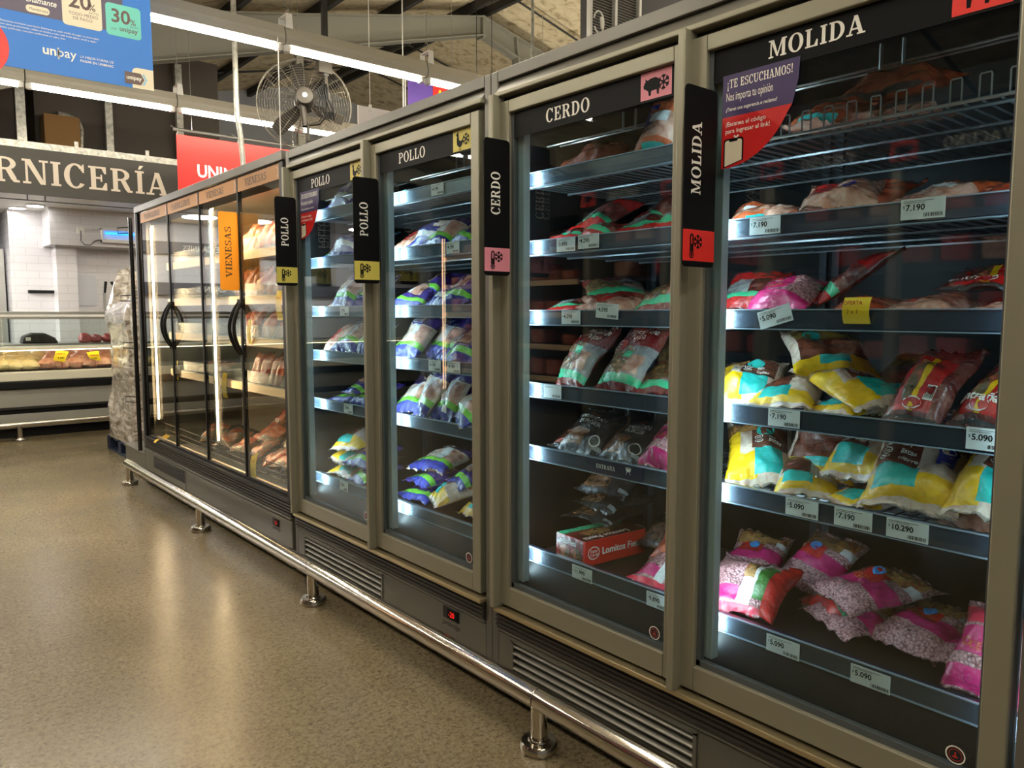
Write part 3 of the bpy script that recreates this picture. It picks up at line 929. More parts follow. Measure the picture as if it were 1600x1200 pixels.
M_SILVERRAIL = mat('rail_silver_blue', (96, 110, 124), 0.3, 0.0, 0.6, 0.6)
def freezer(y0, y1, doors, lv, label, display_y, wire_bay=None, rm=M_NAVY):
    ym = (y0 + y1) / 2
    t = thing('upright_freezer', (2.05, ym, 0), label, 'freezer', 'two door upright freezers in the row')
    # insulated shell
    b = MB()
    b.box((2.40, y0, .10), (2.46, y1, 2.10), M_LINER)
    b.box((1.70, y0, 2.03), (2.40, y1, 2.10), M_LINER)
    b.box((1.70, y0, .34), (2.40, y1, .40), M_LINER)
    b.box((1.655, y0, .02), (2.40, y1, .34), M_DARK)
    b.box((1.70, y0 + .037, .40), (2.40, y0 + .043, 2.03), M_LINER); b.box((1.70, y1 - .043, .40), (2.40, y1 - .037, 2.03), M_LINER)
    b.build('cabinet', t)
    b = MB()
    for y in (y0 + .10, (y0 + y1) / 2 - .012, (y0 + y1) / 2 + .03, y1 - .10):
        b.box((2.37, y - .012, .45), (2.40, y + .012, 2.0), mat('upright_grey', (60, 64, 70), .4, .5))
    b.box((2.385, y0 + .05, .45), (2.399, y1 - .05, 2.0), M_LINER)
    b.build('shelf_upright', t)
    for (ya, yb) in ((y0 + .0005, y0 + .0365), (y1 - .0365, y1 - .0005)):
        b = MB()
        b.box((1.640, ya, .02), (2.46, yb, 2.14), M_GREY)
        b.build('end_panel', t, bevel=.004)
    b = MB()
    ya, yb = y0 + .037, y1 - .037
    b.box((1.640, ya, 2.102), (2.46, yb, 2.14), M_GREY)
    b.prism([(1.655, 2.102), (1.655, 2.066), (1.632, 2.062), (1.632, 2.068)], lambda p, q, s: (p, s, q), (ya, yb), M_GREY)
    b.box((1.656, ya, 2.05), (1.70, yb, 2.102), M_GREY)
    b.build('fascia', t, bevel=.002)
    b = MB(); b.box((1.624, ya, 2.050), (1.66, yb, 2.066), M_ALU); b.build('fascia_lip', t, bevel=.003)
    b = MB(); b.box((1.66, ya, 2.02), (1.70, yb, 2.05), M_DARK); b.build('door_track', t)
    # lower front: lip, ribbed bumper, kick panel
    b = MB(); b.box((1.612, ya, .318), (1.66, yb, .334), M_GOLD); b.build('sill_lip', t, bevel=.004)
    b = MB()
    b.box((1.632, ya, .252), (1.66, yb, .318), M_RIB)
    for k in range(4):
        z = .262 + k * .0155
        b.prism([(1.632, z), (1.625, z + .003), (1.625, z + .009), (1.632, z + .0115)], lambda p, q, s: (p, s, q), (ya, yb), M_RIB)
    b.build('bumper_strip', t)
    b = MB()
    gy1 = y1 - .105; gy0 = gy1 - .775
    pf = lambda p, q, s: (p, s, q)
    def face(za, zb, s0, s1):
        b.box((1.640, s0, za), (1.655, s1, zb), M_KICK)
    b.prism([(1.632, .252), (1.632, .246), (1.641, .236), (1.655, .236), (1.655, .252)], pf, (ya, yb), M_KICK)
    face(.022, .236, ya, gy0); face(.022, .236, gy1, yb); face(.105, .118, gy0, gy1); face(.022, .03, gy0, gy1); face(.068, .105, gy0, gy1); face(.228, .236, gy0, gy1)
    kick = b.build('kick_panel', t, bevel=.002)
    b = MB()
    b.box((1.636, gy0, .222), (1.645, gy1, .230), M_KICK); b.box((1.636, gy0, .110), (1.645, gy1, .116), M_KICK)
    b.box((1.636, gy0, .112), (1.645, gy0 + .012, .228), M_KICK); b.box((1.636, gy1 - .012, .112), (1.645, gy1, .228), M_KICK)
    for z in (.124, .150, .176, .202, .040):
        b.prism([(1.668, z + .018), (1.641, z + .012), (1.636, z + .007), (1.639, z + .001), (1.668, z + .008)], pf, (gy0 + .01, gy1 - .01), M_KICK)
    b.build('vent_grille', t, smooth=True)
    b = MB(); b.box((1.637, display_y - .052, .185), (1.645, display_y + .052, .232), M_DARK)
    b.box((1.634, display_y - .046, .190), (1.640, display_y + .020, .228), M_BLACK)
    dp = b.build('temperature_display', t, bevel=.002)
    b = MB(); printing(b, sans('-20', .021, .012), 1.6335, display_y + .012, .199, glow('red_digits', (230, 30, 20), .5)); b.build('digits', dp)
    b = MB(); printing(b, sans('Jambridge', .020, 0, .35), 1.6395, display_y + .058, .158, M_BLACK); b.build('maker_lettering', kick)
    for dd in doors:
        door(t, *dd)
        gl = dd[1] - .047
        b = MB()
        b.box((1.672, gl - .030, .43), (1.700, gl + .028, 2.0), M_INTREFL)
        st = b.build('light_channel', t, bevel=.002)
        b = MB(); b.box((1.7005, gl + .004, .46), (1.7055, gl + .024, 1.99), M_LED); b.build('light_strip', st)
        gr = dd[0] + .047
        b = MB(); b.box((1.672, gr - .045, .43), (1.700, gr - .012, 2.0), M_INTREFL)
        st = b.build('light_channel', t, bevel=.002)
        b = MB(); b.box((1.7005, gr - .038, .46), (1.7055, gr - .020, 1.99), M_LED2); b.build('light_strip', st)
    half = (y0 + y1) / 2
    for i, z in enumerate(lv):
        if i == 5:
            shelf(t, y0 + .045, y1 - .045, z, solid=True, rm=rm)
        else:
            shelf(t, y0 + .045, y1 - .045, z, wire_front=wire_bay if (i == 0 and wire_bay) else None, rm=rm)
    # sloping air return under the lowest tray
    b = MB()
    b.prism([(1.70, .40), (1.74, .48), (1.76, .48), (1.76, .40)], pf, (y0 + .045, y1 - .045), M_LINER)
    b.build('air_return', t)
    # fan guards on the ceiling of the compartment: two small chrome studs per door and thin rods
    b = MB()
    for dd in doors:
        m_ = dd[0] + (dd[1] - dd[0]) * .42
        for k in (0, .05):
            b.tube([(1.80, m_ + k, 1.90), (1.80, m_ + k, 1.955)], .004, M_STEEL, 6)
        b.tube([(1.80, dd[0] + .05, 1.905), (1.80, dd[1] - .05, 1.905)], .003, M_STEEL, 6)
        b.tube([(1.86, dd[0] + .05, 1.915), (1.86, dd[1] - .05, 1.915)], .003, M_STEEL, 6)
    b.build('hanging_rod', t)
    return t

freezer(.42, 2.065, [(.470, 1.245, 'MOLIDA', (.040, 1.037, .228, 1.9365), COW, RED, True), (1.252, 2.012, 'CERDO', (.040, 1.803, .19, 1.932), PIG, PINK, False)],
        LV['A'], 'grey two door upright freezer with the black CERDO and MOLIDA headers', .715, wire_bay=(.50, 1.16))
freezer(2.065, 3.70, [(2.122, 2.862, 'POLLO', (.040, 2.660, .19, 1.932), HEN, YELLOW, False), (2.885, 3.645, 'POLLO', (.040, 3.436, .19, 1.932), HEN, YELLOW, True)],
        LV['B'], 'grey two door upright freezer with two black POLLO headers', 2.315, rm=M_SILVERRAIL)

flag_sign(1.153, 'MOLIDA', M_BLACK, M_WHITE, RED, 'black MOLIDA flag sign with a red foot', 1.459, 1.881, 1.491, 1.615, 1.20)
flag_sign(1.939, 'CERDO', M_BLACK, M_WHITE, PINK, 'black CERDO flag sign with a pink foot', 1.467, 1.895, 1.510, 1.615, 1.967)
flag_sign(2.765, 'POLLO', M_BLACK, M_WHITE, YELLOW, 'black POLLO flag sign between the two POLLO doors', 1.466, 1.883, 1.500, 1.615, 2.817)
flag_sign(3.540, 'POLLO', M_BLACK, M_WHITE, YELLOW, 'black POLLO flag sign beside the orange chiller headers', 1.477, 1.895, 1.509, 1.615, 3.600)

# ---------------------------------------------------------------- chiller with four glass doors
CY0, CY1 = 3.737, 6.47
ch = thing('glass_door_chiller', (2.05, 5.1, 0), 'long chiller with four glass doors, warm light and orange headers', 'chiller')
M_CIN = mat('chiller_interior', (176, 168, 156), .45)
M_CRAIL = mat('cream_rail', (250, 216, 172), .35)
b = MB()
b.box((2.42, CY0, .30), (2.48, CY1, 2.12), M_CIN); b.box((1.72, CY0, 2.06), (2.42, CY1, 2.12), M_CIN); b.box((1.72, CY0, .22), (2.42, CY1, .28), M_CIN)
b.box((1.66, CY0, .02), (2.42, CY1, .22), M_DARK)
b.build('cabinet', ch)
b = MB(); b.box((1.640, CY1, .02), (2.48, CY1 + .035, 2.155), M_GREY); b.build('end_panel', ch, bevel=.003)
b = MB(); b.box((1.64, CY1 - .05, .385), (1.70, CY1, 2.10), M_BLACK); b.build('door_post', ch)
b = MB(); b.box((1.64, CY0, .385), (1.66, CY0 + .045, 2.1), M_DARK); b.build('door_post', ch)
b = MB(); b.box((1.636, CY0, 2.108), (2.48, CY1, 2.155), M_GREY); b.box((1.66, CY0, 2.09), (1.72, CY1, 2.11), M_DARK); b.build('fascia', ch, bevel=.003)
M_ORH = mat('orange_header', (190, 128, 34), .45)
M_INK = mat('dark_ink', (62, 44, 26), .5)
seams = [3.78, 4.37, 5.025, 5.68, 6.36]
titles = ['VIENESAS', 'VIENESAS', 'PARRILLEROS', 'PARRILLEROS']
for i in range(4):
    a, c = seams[i], seams[i + 1]
    b = MB()
    e = .010
    for (s0, s1) in ((a, a + e), (c - e, c)):
        b.box((1.645, s0, .395), (1.668, s1, 2.10), M_MATBLACK)
    b.box((1.645, a, .385), (1.668, c, .40), M_MATBLACK)
    dob = b.build('door', ch)
    b = MB(); b.box((1.650, a + e, .40), (1.663, c - e, 2.10), M_GLASS); b.build('glass_pane', dob)
    b = MB(); b.box((1.6465, a + e, 2.022), (1.6490, c - e, 2.098), M_ORH)
    b.build('header_panel', dob)
    b = MB()
    wd = .30 if titles[i] == 'VIENESAS' else .40
    g, _ = slab(titles[i], .040, wd)
    printing(b, g, 1.6458, (a + c) / 2 + wd / 2 + .03, 2.040, M_INK)
    printing(b, [_ring(0, 0, .03, .03, .026, .026, -60, 60)], 1.6458, a + .055, 2.06, M_WHITE)
    b.build('header_lettering', dob)
    # bowed black handle at the meeting edge
    yh = (c - .026) if i in (0, 2) else (a + .026)
    sgn = -1 if i in (0, 2) else 1
    b = MB()
    pts = []
    for k in range(15):
        q = -1 + 2 * k / 14
        pts.append((1.645 - .055 * (1 - q * q), yh - sgn * .008 + sgn * .016 * (1 - q * q), 1.258 + q * .150))
    b.tube(pts, .0105, M_MATBLACK, 10)
    for q in (-.150, .150):
        b.box((1.636, yh - sgn * .008 - .012, 1.258 + q - .016), (1.650, yh - sgn * .008 + .012, 1.258 + q + .016), M_MATBLACK)
    b.build('handle', dob, smooth=True)
# warm vertical tubes behind the far post and the middle post
for y in (5.10, 6.47 - .03):
    b = MB(); b.box((1.735, y - .012, .5), (1.76, y + .03, 2.02), M_STEEL); lc = b.build('light_channel', ch)
    b = MB(); b.tube([(1.738, y - .016, .51), (1.738, y - .016, 2.0)], .0065, M_WARM, 8); b.build('light_tube', lc, smooth=True)
for y in (3.80,):
    b = MB(); b.box((1.735, y - .03, .5), (1.76, y + .01, 2.02), M_STEEL); lc = b.build('light_channel', ch)
    b = MB(); b.tube([(1.765, y - .008, .51), (1.765, y - .008, 2.0)], .008, M_WARM, 8); b.build('light_tube', lc, smooth=True)
b = MB(); b.box((1.74, CY0 + .05, 2.035), (1.80, CY1 - .06, 2.058), M_STEEL); b.box((1.735, CY0 + .05, 2.012), (1.741, CY1 - .06, 2.058), M_STEEL); lc = b.build('canopy_light_channel', ch)
b = MB(); b.box((1.755, CY0 + .08, 2.030), (1.785, CY1 - .08, 2.0345), M_WARM); b.build('canopy_light', lc)
CLV = [1.735, 1.455, 1.195, .905]
for z in CLV:
    b = MB(); b.box((1.86, CY0 + .02, z - .036), (2.40, CY1 - .02, z - .026), M_CIN); sh = b.build('shelf', ch)
    b = MB(); b.box((1.846, CY0 + .02, z - .055), (1.856, CY1 - .03, z), M_CRAIL); b.box((1.8455, CY0 + .02, z - .004), (1.858, CY1 - .03, z), M_STEEL)
    b.build('price_rail', sh)
    b = MB(); b.box((1.858, CY0 + .02, z), (1.8605, CY1 - .03, z + .075), M_RAILCLEAR); b.build('clear_riser', sh)
b = MB()
zb = .40
for i in range(70):
    y = CY0 + .03 + (CY1 - CY0 - .06) * i / 69
    b.tube([(1.77, y, zb), (2.38, y, zb)], .003, M_MATBLACK, 4)
for x in (1.77, 2.0, 2.2):
    b.tube([(x, CY0 + .02, zb - .004), (x, CY1 - .03, zb - .004)], .004, M_MATBLACK, 5)
bs = b.build('base_deck', ch)
b = MB()
for z in (zb + .03, zb + .075):
    b.tube([(1.772, CY0 + .02, z), (1.772, CY1 - .05, z)], .0035, M_MATBLACK, 5)
for i in range(14):
    y = CY0 + .03 + (CY1 - CY0 - .1) * i / 13
    b.tube([(1.772, y, zb), (1.772, y, zb + .078)], .003, M_MATBLACK, 5)
b.build('wire_fence', bs)
b = MB(); b.prism([(1.715, .315), (1.715, .375), (1.725, .38), (1.735, .315)], lambda p, q, s: (p, s, q), (CY0 + .03, CY1 - .06), M_CRAIL); b.build('base_rail', ch)
b = MB()
b.box((1.645, CY0, .285), (1.70, CY1, .384), M_RIB); b.box((1.628, CY0, .372), (1.66, CY1, .384), M_DARK)
for k in range(5):
    z = .290 + k * .0165
    b.prism([(1.645, z), (1.636, z + .003), (1.636, z + .010), (1.645, z + .013)], lambda p, q, s: (p, s, q), (CY0, CY1), M_RIB)
b.build('bumper_strip', ch)
b = MB()
b.prism([(1.630, .284), (1.630, .276), (1.642, .262), (1.66, .262), (1.66, .284)], lambda p, q, s: (p, s, q), (CY0, CY1), M_KICK)
b.box((1.640, CY0, .02), (1.66, CY1, .262), M_KICK)
kk = b.build('kick_panel', ch, bevel=.003)
b = MB()
for z in [.165 + .0115 * i for i in range(8)]:
    b.box((1.6375, 5.50, z), (1.642, 6.24, z + .006), M_MATBLACK)
for z in (.065,):
    b.box((1.6375, 5.50, z), (1.642, 6.24, z + .006), M_MATBLACK)
b.box((1.6385, 5.48, .030), (1.642, 6.26, .032), M_DARK); b.box((1.6385, 5.478, .03), (1.642, 5.48, .262), M_DARK)
b.build('vent_grille', ch)
b = MB(); b.box((1.637, 3.90, .200), (1.645, 3.985, .240), M_DARK); b.box((1.634, 3.905, .203), (1.640, 3.95, .237), M_BLACK); dp = b.build('temperature_display', ch)
b = MB(); printing(b, sans('2.1', .018, .01), 1.6335, 3.945, .211, MATS['red_digits']); b.build('digits', dp)
b = MB(); printing(b, sans('Jambridge', .018, 0, .35), 1.6395, 3.99, .178, M_BLACK); b.build('maker_lettering', kk)
flag_sign(4.372, 'VIENESAS', ORANGE, M_INK, None, 'orange VIENESAS flag sign on the chiller doors', zb=1.474, zt=1.910, x0=1.536, x1=1.645)

# open cooler beyond the chiller, only its end showing
t = thing('open_cooler', (2.05, 6.9, 0), 'dark end of another cooler beyond the far end of the chiller', 'cooler')
b = MB(); b.box((1.665, 6.56, .02), (2.46, 7.20, .20), M_KICK); b.box((1.655, 6.56, .20), (2.46, 7.20, .225), M_GREY); b.build('base', t, bevel=.006)
b = MB(); b.box((1.90, 6.53, .30), (2.44, 6.57, 2.10), M_MATBLACK); b.build('end_panel', t, bevel=.004)
b = MB(); b.tube([(1.665, 6.72, .225), (1.665, 6.72, 2.10)], .017, mat('post_black', (12, 12, 13), .2, coat=.8), 10); b.build('post', t, smooth=True)
for z in (1.98, 1.44, 1.06, .62):
    b = MB(); b.tube([(1.655, 6.74, z), (1.60, 6.84, z), (1.60, 6.84, z + .045), (1.655, 6.74, z + .045)], .004, M_MATBLACK, 6, closed=True); b.build('wire_bracket', t, smooth=True)
# ---------------------------------------------------------------- floor guard rails
def guard_rail(label, pts_posts, ends, axis, z=.163, r=.035):
    base = Vector((pts_posts[0][0], pts_posts[0][1], 0))
    t = thing('guard_rail', base, label, 'rail')
    cuts = [ends[0]] + pts_posts[1:-1] + [ends[1]]
    for p, q in zip(cuts[:-1], cuts[1:]):
        p, q = Vector((p[0], p[1], z)), Vector((q[0], q[1], z))
        d = (q - p).normalized()
        b = MB(); b.tube([p + d * .0015, p + d * .003, q - d * .003, q - d * .0015], [r * .96, r, r, r * .96], M_CHROME, 24); b.build('rail_tube', t, smooth=True)
    b = MB(); b.tube([(ends[0][0], ends[0][1], z), (ends[1][0], ends[1][1], z)], r * .9, M_DARK, 12); b.build('rail_core', t, smooth=True)
    for p in pts_posts:
        b = MB(); b.lathe([(.026, .0), (.026, z)], (p[0], p[1], 0), (0, 0, 1), M_CHROME, 20); po = b.build('post', t, smooth=True)
        b = MB(); b.lathe([(.056, 0), (.060, .004), (.060, .022), (.054, .030), (.034, .031), (.032, .036), (.027, .037)], (p[0], p[1], 0), (0, 0, 1), M_CHROME, 28); b.build('flange', po, smooth=True)
    return t
guard_rail('polished steel guard rail on short posts along the foot of the freezers', [(1.525, .12), (1.525, 1.690), (1.525, 3.262), (1.525, 4.835), (1.525, 6.510)], [(1.525, -.3), (1.525, 6.545)], 'y')
guard_rail('steel guard rail on short posts in front of the meat counter', [(-1.6, 9.47), (-.25, 9.47), (1.18, 9.47), (2.60, 9.47)], [(-1.9, 9.47), (2.72, 9.47)], 'x', z=.172, r=.030)

# ---------------------------------------------------------------- meat counter
X0, X1, YF = -3.0, 2.75, 9.66
t = thing('meat_counter', (0, 10.1, 0), 'long meat counter with a glass front, white lip and grey panels', 'counter')
M_CP = mat('counter_grey', (158, 156, 146), .4, .2)
M_LIP = mat('counter_lip_white', (226, 222, 200), .35)
def slabx(name, y0, y1, z0, z1, m, bev=.004, parent=t):
    bb = MB(); bb.box((X0, y0, z0), (X1, y1, z1), m); return bb.build(name, parent, bevel=bev)
slabx('toe_kick', YF + .10, 10.5, 0, .11, M_MATBLACK)
b = MB(); b.box((X0, YF + .02, .11), (X1, 10.55, .26), M_CP); b.box((X0, YF + .01, .335), (X1, 10.55, .53), M_CP); b.build('front_panel', t, bevel=.004)
b = MB(); b.box((X0, YF + .05, .26), (X1, 10.55, .335), M_MATBLACK); b.box((X0, YF + .0, .315), (X1, YF + .05, .34), M_DARK); b.build('vent_grille', t)
b = MB(); b.box((X0, YF - .03, .53), (X1, 10.55, .615), M_MATBLACK); b.build('bumper_strip', t, bevel=.01)
b = MB(); b.box((X0, YF - .02, .615), (X1, 10.6, .715), M_LIP); b.build('front_lip', t, bevel=.012)
b = MB(); b.box((X0, YF + .05, .712), (X1, 10.55, .722), mat('tray_dark', (48, 40, 40), .4)); b.build('display_tray', t)
b = MB(); b.box((X0, YF + .0, .722), (X1, YF + .006, .945), M_CGLASS); b.box((X0, YF + .02, .975), (X1, YF + .026, 1.275), M_CGLASS); b.build('front_glass', t)
b = MB(); b.box((X0, YF - .01, .945), (X1, YF + .33, .977), mat('counter_rail_cream', (238, 230, 204), .4)); sh = b.build('glass_shelf_rail', t, bevel=.004)
b = MB(); b.box((X0 + .1, YF + .008, .938), (X1 - .1, YF + .026, .944), glow('counter_light', (255, 236, 196), 9)); b.build('light_strip', sh)
b = MB(); b.box((X0, YF + .0, 1.275), (X1, YF + .36, 1.36), M_STEEL); b.box((X0, YF - .006, 1.300), (X1, YF + .002, 1.325), M_PURE); b.build('top_canopy', t, bevel=.006)
b = MB(); b.box((X0, 10.50, .72), (X1, 10.58, .98), M_STEEL); b.box((X0, 10.40, .95), (X1, 11.1, .985), M_STEEL); b.build('worktop', t, bevel=.004)
for x in (X1 - .03, X0 + .0):
    b = MB(); b.box((x, YF, .11), (x + .03, 10.58, 1.36), M_CP if x < 0 else M_CGLASS); b.build('end_wall', t)

M_CHIX = mottled('raw_chicken', [(.3, (226, 190, 132)), (.5, (240, 214, 164)), (.7, (236, 196, 160))], 9, rough=.35, coat=.4, bump=.3)
M_PORK = mottled('raw_pink_meat', [(.3, (206, 128, 108)), (.5, (232, 176, 152)), (.7, (216, 120, 104))], 12, rough=.35, coat=.4, bump=.3)
rng = random.Random(4)
def lump(name, c, r, m, seed, label, cat, group):
    bb = MB()
    n, k = 12, 7
    vs_, fs = [], []
    for i in range(k + 1):
        a = math.pi * i / k
        for q in range(n):
            w = 2 * math.pi * q / n
            d = Vector((math.sin(a) * math.cos(w), math.sin(a) * math.sin(w), math.cos(a)))
            s = 1 + .28 * noise.noise(d * 1.6 + Vector((seed * 3.1, seed, 0)))
            vs_.append((c[0] + d.x * r[0] * s, c[1] + d.y * r[1] * s, c[2] + max(d.z * s, -.75) * r[2]))
    for i in range(k):
        for q in range(n):
            q2 = (q + 1) % n
            fs.append((i * n + q, (i + 1) * n + q, (i + 1) * n + q2, i * n + q2))
    bb.add(vs_, fs, m)
    o = own(bb.build(name, smooth=True), (c[0], c[1], c[2] - r[2] * .75))
    return tag(o, label, cat, group)
for i in range(30):
    row = i % 3
    x = .80 + (i // 3) * .140 + rng.uniform(-.03, .03) + row * .06
    pale = x < 1.52
    z = .722 + .052 + row * .045
    lump('chicken_piece' if pale else 'meat_piece', (x, 9.84 + row * .12, z), (.115, .075, .066), M_CHIX if pale else M_PORK, i,
         'pale yellow raw chicken piece heaped behind the meat counter glass' if pale else 'pink raw meat piece heaped at the meat counter end near the wrapped pallet', 'meat',
         'raw chicken heaped in the meat counter' if pale else 'raw pink meat heaped in the meat counter')
for i, (x, s) in enumerate(((1.86, .065), (1.98, .06), (2.12, .062))):
    lump('meat_joint', (x + .16, 10.45, .985 + s * .75), (s * 1.15, s, s), mottled('joint_red', [(.3, (140, 44, 52)), (.6, (190, 96, 96))], 8, rough=.3, coat=.4, bump=.1), 50 + i, 'round dark red joint lying on the worktop behind the counter glass', 'meat', 'red joints on the counter worktop')
t = thing('scale', (1.55, 10.6, .985), 'black counter scale on the worktop behind the meat counter glass', 'scale')
b = MB(); b.prism([(1.38, .985), (1.40, 1.07), (1.50, 1.11), (1.62, 1.105), (1.72, 1.05), (1.76, .985)], lambda p, q, s: (p, s, q), (10.5, 10.72), M_DARK); b.build('body', t, bevel=.02)
b = MB(); b.box((1.42, 10.492, 1.02), (1.47, 10.5, 1.06), M_PURE); b.build('label_plate', t)
for (x, d, tl) in ((1.635, 'left', 0), (1.965, 'right', 1)):
    t = thing('price_card', (x, 9.72, .722), 'bright yellow price card on a spike in the meat counter, %s' % ('above the pale chicken' if d == 'left' else 'at the pink meat end'), 'price card', 'yellow cards in the meat counter')
    dx = .02 if d == 'left' else -.012
    b = MB(); b.prism([(x - .055 - dx, .825), (x + .055 - dx, .80), (x + .06 + dx, .915), (x - .06 + dx, .935 if d == 'left' else .90)], lambda p, q, s: (p, s, q), (9.720, 9.723), M_YELLOWTAG); b.build('card', t)
    b = MB(); b.tube([(x + .01, 9.725, .722), (x + .01, 9.725, .81)], .004, mat('spike_red', (150, 50, 40), .4), 6); b.build('spike', t)
    b = MB(); b.flat(sans('OFERTA', .018, .01), (x - .045, 9.718, .885 if d == 'left' else .855), (1, 0, 0), UP, M_STRED); b.flat(sans('2.490', .020, .01), (x - .03, 9.718, .838 if d == 'left' else .822), (1, 0, 0), UP, M_BLACK); b.build('figures', t)

# ---------------------------------------------------------------- wrapped pallet between the chiller and the counter
t = thing('blue_pallet', (2.3, 7.95, 0), 'blue wooden pallet under the plastic wrapped goods', 'pallet')
M_BLUE = mat('pallet_blue', (13, 30, 60), .55)
b = MB()
for y in (7.46, 7.72, 7.98, 8.24): b.box((1.78, y, .118), (2.9, y + .16, .14), M_BLUE)
b.build('deck_board', t, bevel=.003)
for x in (1.78, 2.28, 2.78):
    b = MB(); b.box((x, 7.46, 0.022), (x + .12, 7.56, .118), M_BLUE); b.box((x, 7.88, 0.022), (x + .12, 7.98, .118), M_BLUE); b.box((x, 8.30, .022), (x + .12, 8.40, .118), M_BLUE); b.box((x, 7.46, 0), (x + .12, 8.40, .022), M_BLUE)
    b.build('runner', t, bevel=.003)
def wrap_mat():
    m = bpy.data.materials.new('stretch_wrap'); m.use_nodes = True
    nt = m.node_tree; p = nt.nodes['Principled BSDF']
    tc = nt.nodes.new('ShaderNodeTexCoord'); mp = nt.nodes.new('ShaderNodeMapping')
    mp.inputs['Scale'].default_value = (1.3, 1.3, 3.4); mp.inputs['Rotation'].default_value = (.5, .35, 0)
    n = nt.nodes.new('ShaderNodeTexNoise'); n.inputs['Scale'].default_value = 3.2; n.inputs['Detail'].default_value = 5; n.inputs['Distortion'].default_value = 2.2
    r = nt.nodes.new('ShaderNodeValToRGB')
    e = r.color_ramp.elements
    e[0].position = .3; e[0].color = lin((104, 92, 78)); e[1].position = .74; e[1].color = lin((236, 228, 218)); q = e.new(.5); q.color = lin((176, 164, 148))
    nt.links.new(tc.outputs['Object'], mp.inputs[0]); nt.links.new(mp.outputs[0], n.inputs['Vector']); nt.links.new(n.outputs['Fac'], r.inputs['Fac']); nt.links.new(r.outputs['Color'], p.inputs['Base Color'])
    p.inputs['Roughness'].default_value = .25; p.inputs['Coat Weight'].default_value = 1.0; p.inputs['Coat Roughness'].default_value = .15
    bp = nt.nodes.new('ShaderNodeBump'); bp.inputs['Strength'].default_value = .9; bp.inputs['Distance'].default_value = .02
    nt.links.new(n.outputs['Fac'], bp.inputs['Height']); nt.links.new(bp.outputs['Normal'], p.inputs['Normal'])
    return m
b = MB()
vs_, fs = [], []
NU, NZ = 72, 60
for k in range(NZ + 1):
    z = .142 + 1.50 * k / NZ
    tz = k / NZ
    for q in range(NU):
        w = 2 * math.pi * q / NU
        c, s = math.cos(w), math.sin(w)
        e = .22
        x = math.copysign(abs(c) ** e, c) * .53
        y = math.copysign(abs(s) ** e, s) * .455
        top = 1.0 - .10 * max(0, (tz - .72) / .28) ** 2
        bulge = .04 * math.sin(tz * 9 + 1) + .07 * noise.noise(Vector((c * 2, s * 2, z * 3.2))) + .02 * noise.noise(Vector((c * 6, s * 6, z * 9 + c * 3)))
        f_ = top * (1 + bulge) * (1 - (.20 if tz > .985 else 0))
        vs_.append((2.325 + x * f_ + .015, 7.93 + y * f_, z + (.34 * noise.noise(Vector((c * 1.5, s * 1.5, 5))) * (tz - .8) / .2 if tz > .8 else 0)))
for k in range(NZ):
    for q in range(NU):
        q2 = (q + 1) % NU
        fs.append((k * NU + q, k * NU + q2, (k + 1) * NU + q2, (k + 1) * NU + q))
fs.append(tuple(range(NU - 1, -1, -1))); fs.append(tuple(range(NZ * NU, (NZ + 1) * NU)))
b.add(vs_, fs, wrap_mat())
tag(own(b.build('wrapped_load', smooth=True), (2.325, 7.93, .142)), 'tall load of goods in crumpled clear stretch wrap on the blue pallet', 'wrapped goods')

# ---------------------------------------------------------------- hanging banners
t = thing('promo_banner', (.9, 4.9, 2.64), 'bright blue promotional banner hanging at the top left', 'banner')
BX0, BX1, BY, BZ = .20, 1.375, 4.9, 2.637
b = MB(); b.box((BX0, BY, BZ), (BX1, BY + .004, BZ + .95), mat('banner_blue', (44, 118, 206), .55)); b.build('panel', t)
yb_ = BY - .002
U, V = (1, 0, 0), (0, 0, 1)
M_MAUVE = mat('banner_mauve', (92, 84, 104), .55); M_CRM = mat('banner_cream', (226, 216, 190), .55); M_TEALB = mat('banner_teal', (110, 204, 190), .55); M_BRN = mat('banner_brown', (98, 78, 74), .55)
b = MB()
b.flat([rounded(BX0 + .05, BZ + .29, BX1 - .15, BZ + .62, .03)], (0, yb_, 0), U, V, M_MAUVE)
b.flat([rounded(.920, BZ + .275, 1.115, BZ + .475, .02)], (0, yb_ - .001, 0), U, V, M_CRM)
b.flat([rounded(1.135, BZ + .270, 1.318, BZ + .445, .02)], (0, yb_ - .001, 0), U, V, M_TEALB)
b.flat([rounded(.75, BZ + .30, .86, BZ + .338, .018)], (0, yb_ - .001, 0), U, V, M_CRM)
b.flat([rounded(1.20, BZ + .60, 1.30, BZ + .68, .02)], (0, yb_ - .001, 0), U, V, M_TEALB)
b.flat([disc(.50, BZ + .09, .165, .165)], (0, yb_ - .0005, 0), U, V, RED)
b.flat([rounded(1.260, BZ + .0, BX1, BZ + .115, .03, corners=(0, 0, 1, 0))], (0, yb_ - .0005, 0), U, V, M_CRM)
b.flat([_poly((1.220, BZ + .020), (1.305, BZ + .020), (1.325, BZ + .052), (1.305, BZ + .085), (1.220, BZ + .085))], (0, yb_ - .001, 0), U, V, M_BRN)
b.flat([_poly((1.312, BZ + .022), (1.325, BZ + .022), (1.340, BZ + .052), (1.325, BZ + .083), (1.312, BZ + .083), (1.330, BZ + .052))], (0, yb_ - .001, 0), U, V, mat('banner_sky', (140, 190, 220), .55))
b.build('colour_block', t)
b = MB()
yt = yb_ - .002
def bt(txt, x, z, h, m, bold=0, sh=0, sx=1): b.flat(shift(sans(txt, h, bold, sh), 0, 0, sx, 1), (x, yt, BZ + z), U, V, m)
bt('20', .95, .375, .080, M_BRN, .02); bt('%', 1.05, .375, .036, M_BRN, .01); bt('DCTO', 1.05, .357, .012, M_BRN); bt('TODO MEDIO', .95, .335, .016, M_BRN); bt('DE PAGO', .97, .312, .016, M_BRN)
